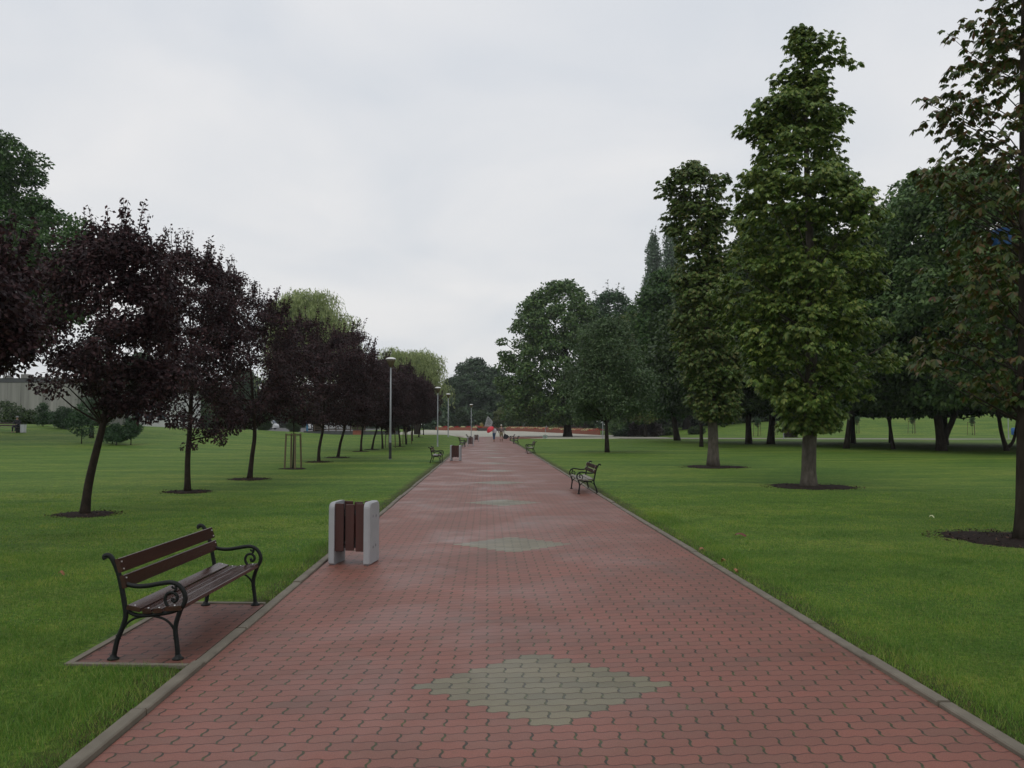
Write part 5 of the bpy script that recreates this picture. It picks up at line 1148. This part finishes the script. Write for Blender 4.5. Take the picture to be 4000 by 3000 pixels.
# ------------------------------------------------------------------ people
def skin_mesh(name, verts, edges, radii, mat, parent, sub=1, root=0):
    me = bpy.data.meshes.new(name); me.from_pydata(verts, edges, []); me.update(); o = link(name, me, mat, parent)
    md = o.modifiers.new('skin', 'SKIN'); md.use_smooth_shade = True
    if not me.skin_vertices: me.skin_vertices.new()
    for i, r in enumerate(radii):
        me.skin_vertices[0].data[i].radius = (r, r) if not hasattr(r, '__len__') else r; me.skin_vertices[0].data[i].use_root = (i == root)
    s_ = o.modifiers.new('sub', 'SUBSURF'); s_.levels = sub; s_.render_levels = sub; return o
def chain_body(J, hand=True):
    """J: joints dict -> verts, edges, radii of a whole figure"""
    V = []; E = []; Rr = []; idx = {}
    def ad(n, p, r, prev=None):
        V.append(p); Rr.append(r); idx[n] = len(V)-1
        if prev: E.append((idx[prev], idx[n]))
    ad('pelvis', J['pelvis'], (.125, .10)); ad('waist', J['waist'], (.12, .09), 'pelvis'); ad('chest', J['chest'], (.15, .105), 'waist')
    ad('neck', J['neck'], (.055, .055), 'chest'); ad('jaw', J['jaw'], (.062, .07), 'neck'); ad('head', J['head'], (.08, .095), 'jaw'); ad('crown', J['crown'], (.055, .065), 'head')
    for s_ in 'lr':
        ad('sh'+s_, J['sh'+s_], .06, 'chest'); ad('el'+s_, J['el'+s_], .042, 'sh'+s_); ad('wr'+s_, J['wr'+s_], .027, 'el'+s_); ad('pa'+s_, J['pa'+s_], (.036, .018), 'wr'+s_)
        ad('hip'+s_, J['hip'+s_], .085, 'pelvis'); ad('kn'+s_, J['kn'+s_], .055, 'hip'+s_); ad('an'+s_, J['an'+s_], .036, 'kn'+s_); ad('he'+s_, J['he'+s_], .034, 'an'+s_); ad('to'+s_, J['to'+s_], .028, 'he'+s_)
        pa = np.array(J['pa'+s_]); wr = np.array(J['wr'+s_]); d = (pa-wr)/max(np.linalg.norm(pa-wr), 1e-6)
        for q in range(4):
            o_ = np.array([0, (q-1.5)*.02, 0]); a = tuple(pa+d*.03+o_); ln = (.075, .085, .08, .06)[q]; b_ = tuple(pa+d*(.03+ln*.55)+o_*1.15+np.array([0, .0, 0])); c = tuple(pa+d*(.03+ln)+o_*1.1+np.array([0, .018, 0]))
            ad('f0%d%s' % (q, s_), a, .0095, 'pa'+s_); ad('f1%d%s' % (q, s_), b_, .009, 'f0%d%s' % (q, s_)); ad('f2%d%s' % (q, s_), c, .0075, 'f1%d%s' % (q, s_))
        a = tuple(pa-d*.01+np.array([0, .04, 0])); ad('th0'+s_, a, .011, 'pa'+s_); ad('th1'+s_, tuple(np.array(a)+d*.04+np.array([0, .014, 0])), .009, 'th0'+s_)
    return V, E, Rr
def head_bits(t, J, body, hair, hm, face=1):
    h = np.array(J['head'])
    b = MB(); b.lathe([(.0, .0)]+[(.108*math.sin(R(a)), .118*(1-math.cos(R(a)))) for a in range(15, 100 if hair == 'short' else 125, 12)], (0, 0, 0), 14, False)
    b.v = [(h[0]+x, h[1]-.012*face+y*1.1, h[2]+.128-z) for x, y, z in b.v]; b.build('hair', hm, body, True)
    b = MB()
    f = face
    b.tube([(h[0], h[1]+.088*f, h[2]-.01), (h[0], h[1]+.112*f, h[2]-.035)], [.010, .016], 6)          # nose
    for s_ in (-1, 1):
        b.tube([(h[0]+s_*.082, h[1], h[2]-.045), (h[0]+s_*.090, h[1]-.01*f, h[2]+.005)], [.012, .018], 6)   # ears
    b.build('face', 'skin', body, True)
    b = MB()
    for s_ in (-1, 1): b.lathe([(.002, -.009), (.010, 0), (.002, .009)], (h[0]+s_*.032, h[1]+.088*f, h[2]+.005), 8)
    b.tube([(h[0]-.022, h[1]+.088*f, h[2]-.066), (h[0]+.022, h[1]+.088*f, h[2]-.066)], .005, 5); b.build('eyes_and_mouth', 'hair_d', body)
def cloth(t, name, pts, edges, radii, mat): return skin_mesh(name, pts, edges, radii, mat, t, 1)
PEOPLE = 'people in the park'
# man, walking away with a bag
X, Y, z = (1958-2000)*89.3/FPX, 89.3, 0.0
J = dict(pelvis=(0, 0, .96), waist=(0, .01, 1.12), chest=(0, .01, 1.36), neck=(0, .02, 1.53), jaw=(0, .04, 1.62), head=(0, .035, 1.70), crown=(0, .03, 1.76),
         shl=(-.19, 0, 1.44), ell=(-.27, -.04, 1.16), wrl=(-.25, .06, .93), pal=(-.245, .09, .86), shr=(.19, 0, 1.44), elr=(.27, -.05, 1.16), wrr=(.29, .02, .92), par=(.295, .04, .85),
         hipl=(-.09, 0, .90), knl=(-.10, .07, .50), anl=(-.10, -.03, .09), hel=(-.10, -.06, .05), tol=(-.11, .12, .04), hipr=(.09, 0, .90), knr=(.10, .10, .50), anr=(.10, .14, .09), her=(.10, .10, .05), tor=(.11, .28, .04))
t = thing('person', (X, Y, z), 'taller walker seen from behind in a brownish jacket and khaki shorts', 'person', PEOPLE)
V, E, Rr = chain_body(J); body = skin_mesh('body', V, E, Rr, 'skin', t); head_bits(t, J, body, 'short', 'hair_g')
cloth(t, 'jacket', [J['waist'], (0, .01, .98), J['chest'], (0, .015, 1.49), J['shl'], J['ell'], J['wrl'], J['shr'], J['elr'], J['wrr']], [(0, 1), (0, 2), (2, 3), (2, 4), (4, 5), (5, 6), (2, 7), (7, 8), (8, 9)], [(.165, .125), (.175, .13), (.175, .13), (.075, .075), .085, .062, .045, .085, .062, .045], 'jacket_b')
cloth(t, 'shorts', [J['pelvis'], J['hipl'], (-.105, .07, .52), J['hipr'], (.11, .095, .52)], [(0, 1), (1, 2), (0, 3), (3, 4)], [(.15, .12), .105, .085, .105, .085], 'khaki')
for s_, q in (('l', -.10), ('r', .10)):
    h_, o_ = J['he'+s_], J['to'+s_]; cloth(t, 'shoe', [h_, (h_[0], (h_[1]+o_[1])/2, .045), o_], [(0, 1), (1, 2)], [.045, .046, .038], 'leather')
    cloth(t, 'sock', [J['an'+s_], tuple(np.array(J['an'+s_])*.5+np.array(J['kn'+s_])*.5)], [(0, 1)], [.046, .056], 'leather')
t = thing('shoulder_bag', (X+.34, Y+.02, 0), 'black bag hanging from the right hand of the taller walker', 'bag')
b = MB(); b.prism([(-.10, .30), (.22, .26), (.50, .50), (.34, .70), (.06, .82), (-.04, .78), (-.14, .46)], -.08, .08); b.build('bag_body', 'cloth_k', t); b = MB(); b.tube(catmull([(.02, 0, .78), (-.03, 0, .87), (.0, 0, .89), (.10, 0, .80)], 3), .012, 6); b.build('handle', 'cloth_k', t)
# woman with umbrella
X, Y = (1930-2000)*89/FPX, 89.
J = dict(pelvis=(0, 0, .88), waist=(0, .01, 1.02), chest=(0, .02, 1.24), neck=(0, .04, 1.39), jaw=(0, .06, 1.47), head=(0, .055, 1.55), crown=(0, .05, 1.61),
         shl=(-.16, 0, 1.31), ell=(-.24, .03, 1.10), wrl=(-.14, .18, 1.16), pal=(-.12, .21, 1.20), shr=(.16, 0, 1.31), elr=(.24, -.04, 1.07), wrr=(.17, .06, .88), par=(.165, .09, .82),
         hipl=(-.08, 0, .83), knl=(-.06, .06, .46), anl=(-.04, -.02, .09), hel=(-.04, -.05, .05), tol=(-.05, .10, .035), hipr=(.08, 0, .83), knr=(.05, .09, .46), anr=(.03, .12, .10), her=(.03, .08, .05), tor=(.03, .24, .035))
t = thing('person', (X, Y, 0), 'shorter walker in a pale patterned top and blue trousers under a red umbrella', 'person', PEOPLE)
V, E, Rr = chain_body(J); body = skin_mesh('body', V, E, [tuple(np.array(r)*.92) if hasattr(r, '__len__') else r*.92 for r in Rr], 'skin', t); head_bits(t, J, body, 'long', 'hair_d')
cloth(t, 'top', [J['waist'], (0, .01, .90), J['chest'], (0, .03, 1.36), J['shl'], J['ell'], J['wrl'], J['shr'], J['elr'], J['wrr']], [(0, 1), (0, 2), (2, 3), (2, 4), (4, 5), (5, 6), (2, 7), (7, 8), (8, 9)], [(.145, .115), (.165, .13), (.155, .12), (.065, .065), .075, .058, .042, .075, .058, .042], 'jacket_w')
cloth(t, 'trousers', [J['pelvis'], J['hipl'], J['knl'], (-.045, 0, .22), J['hipr'], J['knr'], (.035, .10, .22)], [(0, 1), (1, 2), (2, 3), (0, 4), (4, 5), (5, 6)], [(.135, .11), .098, .07, .052, .098, .07, .052], 'jeans')
for s_ in 'lr': h_, o_ = J['he'+s_], J['to'+s_]; cloth(t, 'shoe', [h_, (h_[0], (h_[1]+o_[1])/2, .04), o_], [(0, 1), (1, 2)], [.038, .038, .032], 'leather')
t = thing('umbrella', (X-.14, Y+.21, .98), 'open red umbrella tilted left over the shorter walker', 'umbrella')
t.rotation_euler = (R(28), R(-42), 0)
def canopy():
    n = 8; b = MB(); rings = 5; RR = .46
    for k in range(1, rings+1):
        for j in range(n*2):
            a = math.pi*j/n; sc_ = 1 if j % 2 == 0 else .94; r = RR*math.sin(R(62*k/rings))/math.sin(R(62)); b.v.append((r*math.cos(a)*sc_, r*math.sin(a)*sc_, .30*(math.cos(R(62*k/rings))-math.cos(R(62)))/(1-math.cos(R(62)))+.42))
    b.v.append((0, 0, .72)); m = n*2
    for k in range(rings-1):
        for j in range(m): b.f.append((k*m+j, k*m+(j+1) % m, (k+1)*m+(j+1) % m, (k+1)*m+j))
    for j in range(m): b.f.append((len(b.v)-1, (j+1) % m, j))
    return b
canopy().build('canopy', 'umb', t, True); b = MB(); b.tube([(0, 0, -.12), (0, 0, .78)], .007, 6); b.tube(catmull([(0, 0, -.10), (0, .0, -.16), (.03, 0, -.19), (.06, 0, -.16)], 3), .011, 6); b.build('shaft', 'dark', t)
b = MB()
for j in range(8): a = math.pi*j/4; b.tube([(0, 0, .70), (.5*math.cos(a), .5*math.sin(a), .415)], .004, 4)
b.build('rib', 'dark', t)
# seated person at the far left, with bench and bin
X, Y = world(62, 1655, 70)[0], 70.; z = float(ground(X, Y))
bench_far = thing('slatted_bench', (X-1.9, Y, z), 'long dark bench at the far left, seating one person at its right end', 'bench')
b = MB()
for k in range(3): b.box((1.0, -.18+k*.16, .43), (2.5, .13, .04), None, .005)
b.build('seat', 'wood_pale', bench_far)
b = MB()
for k in range(2): b.box((1.0, .24, .60+k*.18), (2.5, .03, .12), None, .005)
b.build('backrest', 'wood', bench_far)
for xx in (-.1, 2.1): b = MB(); b.box((xx, 0, .205), (.10, .42, .41), None, .01); b.box((xx, .27, .42), (.08, .03, .84)); b.build('leg', 'iron', bench_far)
J = dict(pelvis=(0, .05, .55), waist=(0, .06, .72), chest=(0, .03, .95), neck=(0, .0, 1.10), jaw=(.01, -.03, 1.18), head=(.01, -.03, 1.26), crown=(.01, -.02, 1.32),
         shl=(-.18, .02, 1.02), ell=(-.25, -.06, .78), wrl=(-.14, -.26, .68), pal=(-.11, -.32, .67), shr=(.18, .02, 1.02), elr=(.25, -.06, .78), wrr=(.13, -.26, .68), par=(.10, -.32, .67),
         hipl=(-.10, .0, .53), knl=(-.12, -.42, .52), anl=(-.12, -.42, .10), hel=(-.12, -.40, .05), tol=(-.13, -.58, .04), hipr=(.10, .0, .53), knr=(.12, -.42, .52), anr=(.12, -.44, .10), her=(.12, -.42, .05), tor=(.13, -.6, .04))
t = thing('person', (X+.1, Y, z), 'person in dark clothes and pale cap seated at the end of the far left bench', 'person', PEOPLE)
V, E, Rr = chain_body(J); body = skin_mesh('body', V, E, Rr, 'skin', t); head_bits(t, J, body, 'short', 'hair_g', -1)
b = MB(); b.lathe([(.115, 0), (.112, .05), (.07, .095), (.01, .105)], (.01, -.02, 1.28), 14); b.box((.01, -.17, 1.285), (.16, .12, .012), None, .004); b.build('cap', 'white_conc', body, True)
cloth(t, 'coat', [J['waist'], (0, .05, .56), J['chest'], (0, .0, 1.06), J['shl'], J['ell'], J['wrl'], J['shr'], J['elr'], J['wrr']], [(0, 1), (0, 2), (2, 3), (2, 4), (4, 5), (5, 6), (2, 7), (7, 8), (8, 9)], [(.18, .14), (.19, .15), (.18, .14), (.075, .075), .09, .065, .048, .09, .065, .048], 'cloth_k')
cloth(t, 'trousers', [J['pelvis'], J['hipl'], J['knl'], J['anl'], J['hipr'], J['knr'], J['anr']], [(0, 1), (1, 2), (2, 3), (0, 4), (4, 5), (5, 6)], [(.15, .13), .10, .078, .055, .10, .078, .055], 'cloth_k')
t = thing('white_bin', (X+.62, Y, z), 'small white bin right beside the seated person', 'litter bin')
b = MB(); b.box((0, 0, .33), (.36, .36, .66), None, .03); b.build('body', 'carw', t); b = MB(); b.box((0, 0, .68), (.38, .38, .05), None, .01); b.build('lid', 'white_conc', t)

# ------------------------------------------------------------------ fallen leaves
def fallen(u, v, sz, mat, label, rz=0):
    x, y = gp(u, v); z = float(ground(x, y))+.03; b = MB(); n = 9; vs = []
    for k in range(n): f = k/(n-1); w_ = sz*.28*math.sin(math.pi*f)**.8; vs += [(sz*(f-.5), -w_, .02*math.sin(5*f)+.02), (sz*(f-.5), 0, .045*math.sin(3*f)+.01), (sz*(f-.5), w_, .02*math.sin(4*f)+.03)]
    fs = []
    for k in range(n-1):
        for q in range(2): fs.append((k*3+q, (k+1)*3+q, (k+1)*3+q+1, k*3+q+1))
    o = b.add(vs, fs).build('fallen_leaf', mat, None, True); o.location = (x, y, z); o.rotation_euler = (0, 0, rz); tag(o, label, 'leaf', 'fallen leaves on the lawn')
MAT['leaf_red'] = pmat('dry_red_leaf', (.09, .012, .008), (.16, .03, .018), 9, .6, 0); MAT['leaf_tan'] = pmat('dry_tan_leaf', (.20, .08, .03), (.28, .13, .05), 9, .6, 0)
fallen(2893, 2104, .17, 'leaf_red', 'curled dark red leaf lying alone on the right lawn')
fallen(2742, 2163, .09, 'leaf_tan', 'tan leaf beside the right kerb, upper one', .6); fallen(2825, 2208, .08, 'leaf_tan', 'tan leaf beside the right kerb, middle one', 2)
fallen(2875, 2250, .09, 'leaf_tan', 'tan leaf on the right kerb, lower one', 1.2); fallen(3640, 2030, .09, 'fl_cream', 'small yellow leaf on the lawn left of the large mulch bed'); fallen(240, 2258, .07, 'leaf_tan', 'small tan leaf on the lawn above the nearest bench')
# ------------------------------------------------------------------ damp air
hb = MB(); hb.box((0, 150, 20), (900, 900, 50)); ho = hb.build('haze', [], None); tag(ho, 'thin grey damp air over the park', 'haze', kind='stuff')
hm, nt, b = newmat('haze_air'); nt.nodes.remove(b); pv = N(nt, 'ShaderNodeVolumePrincipled'); pv.inputs['Color'].default_value = (.9, .93, .96, 1); pv.inputs['Density'].default_value = .00020
L(nt, pv.outputs[0], nt.nodes['Material Output'].inputs['Volume']); ho.data.materials.append(hm)
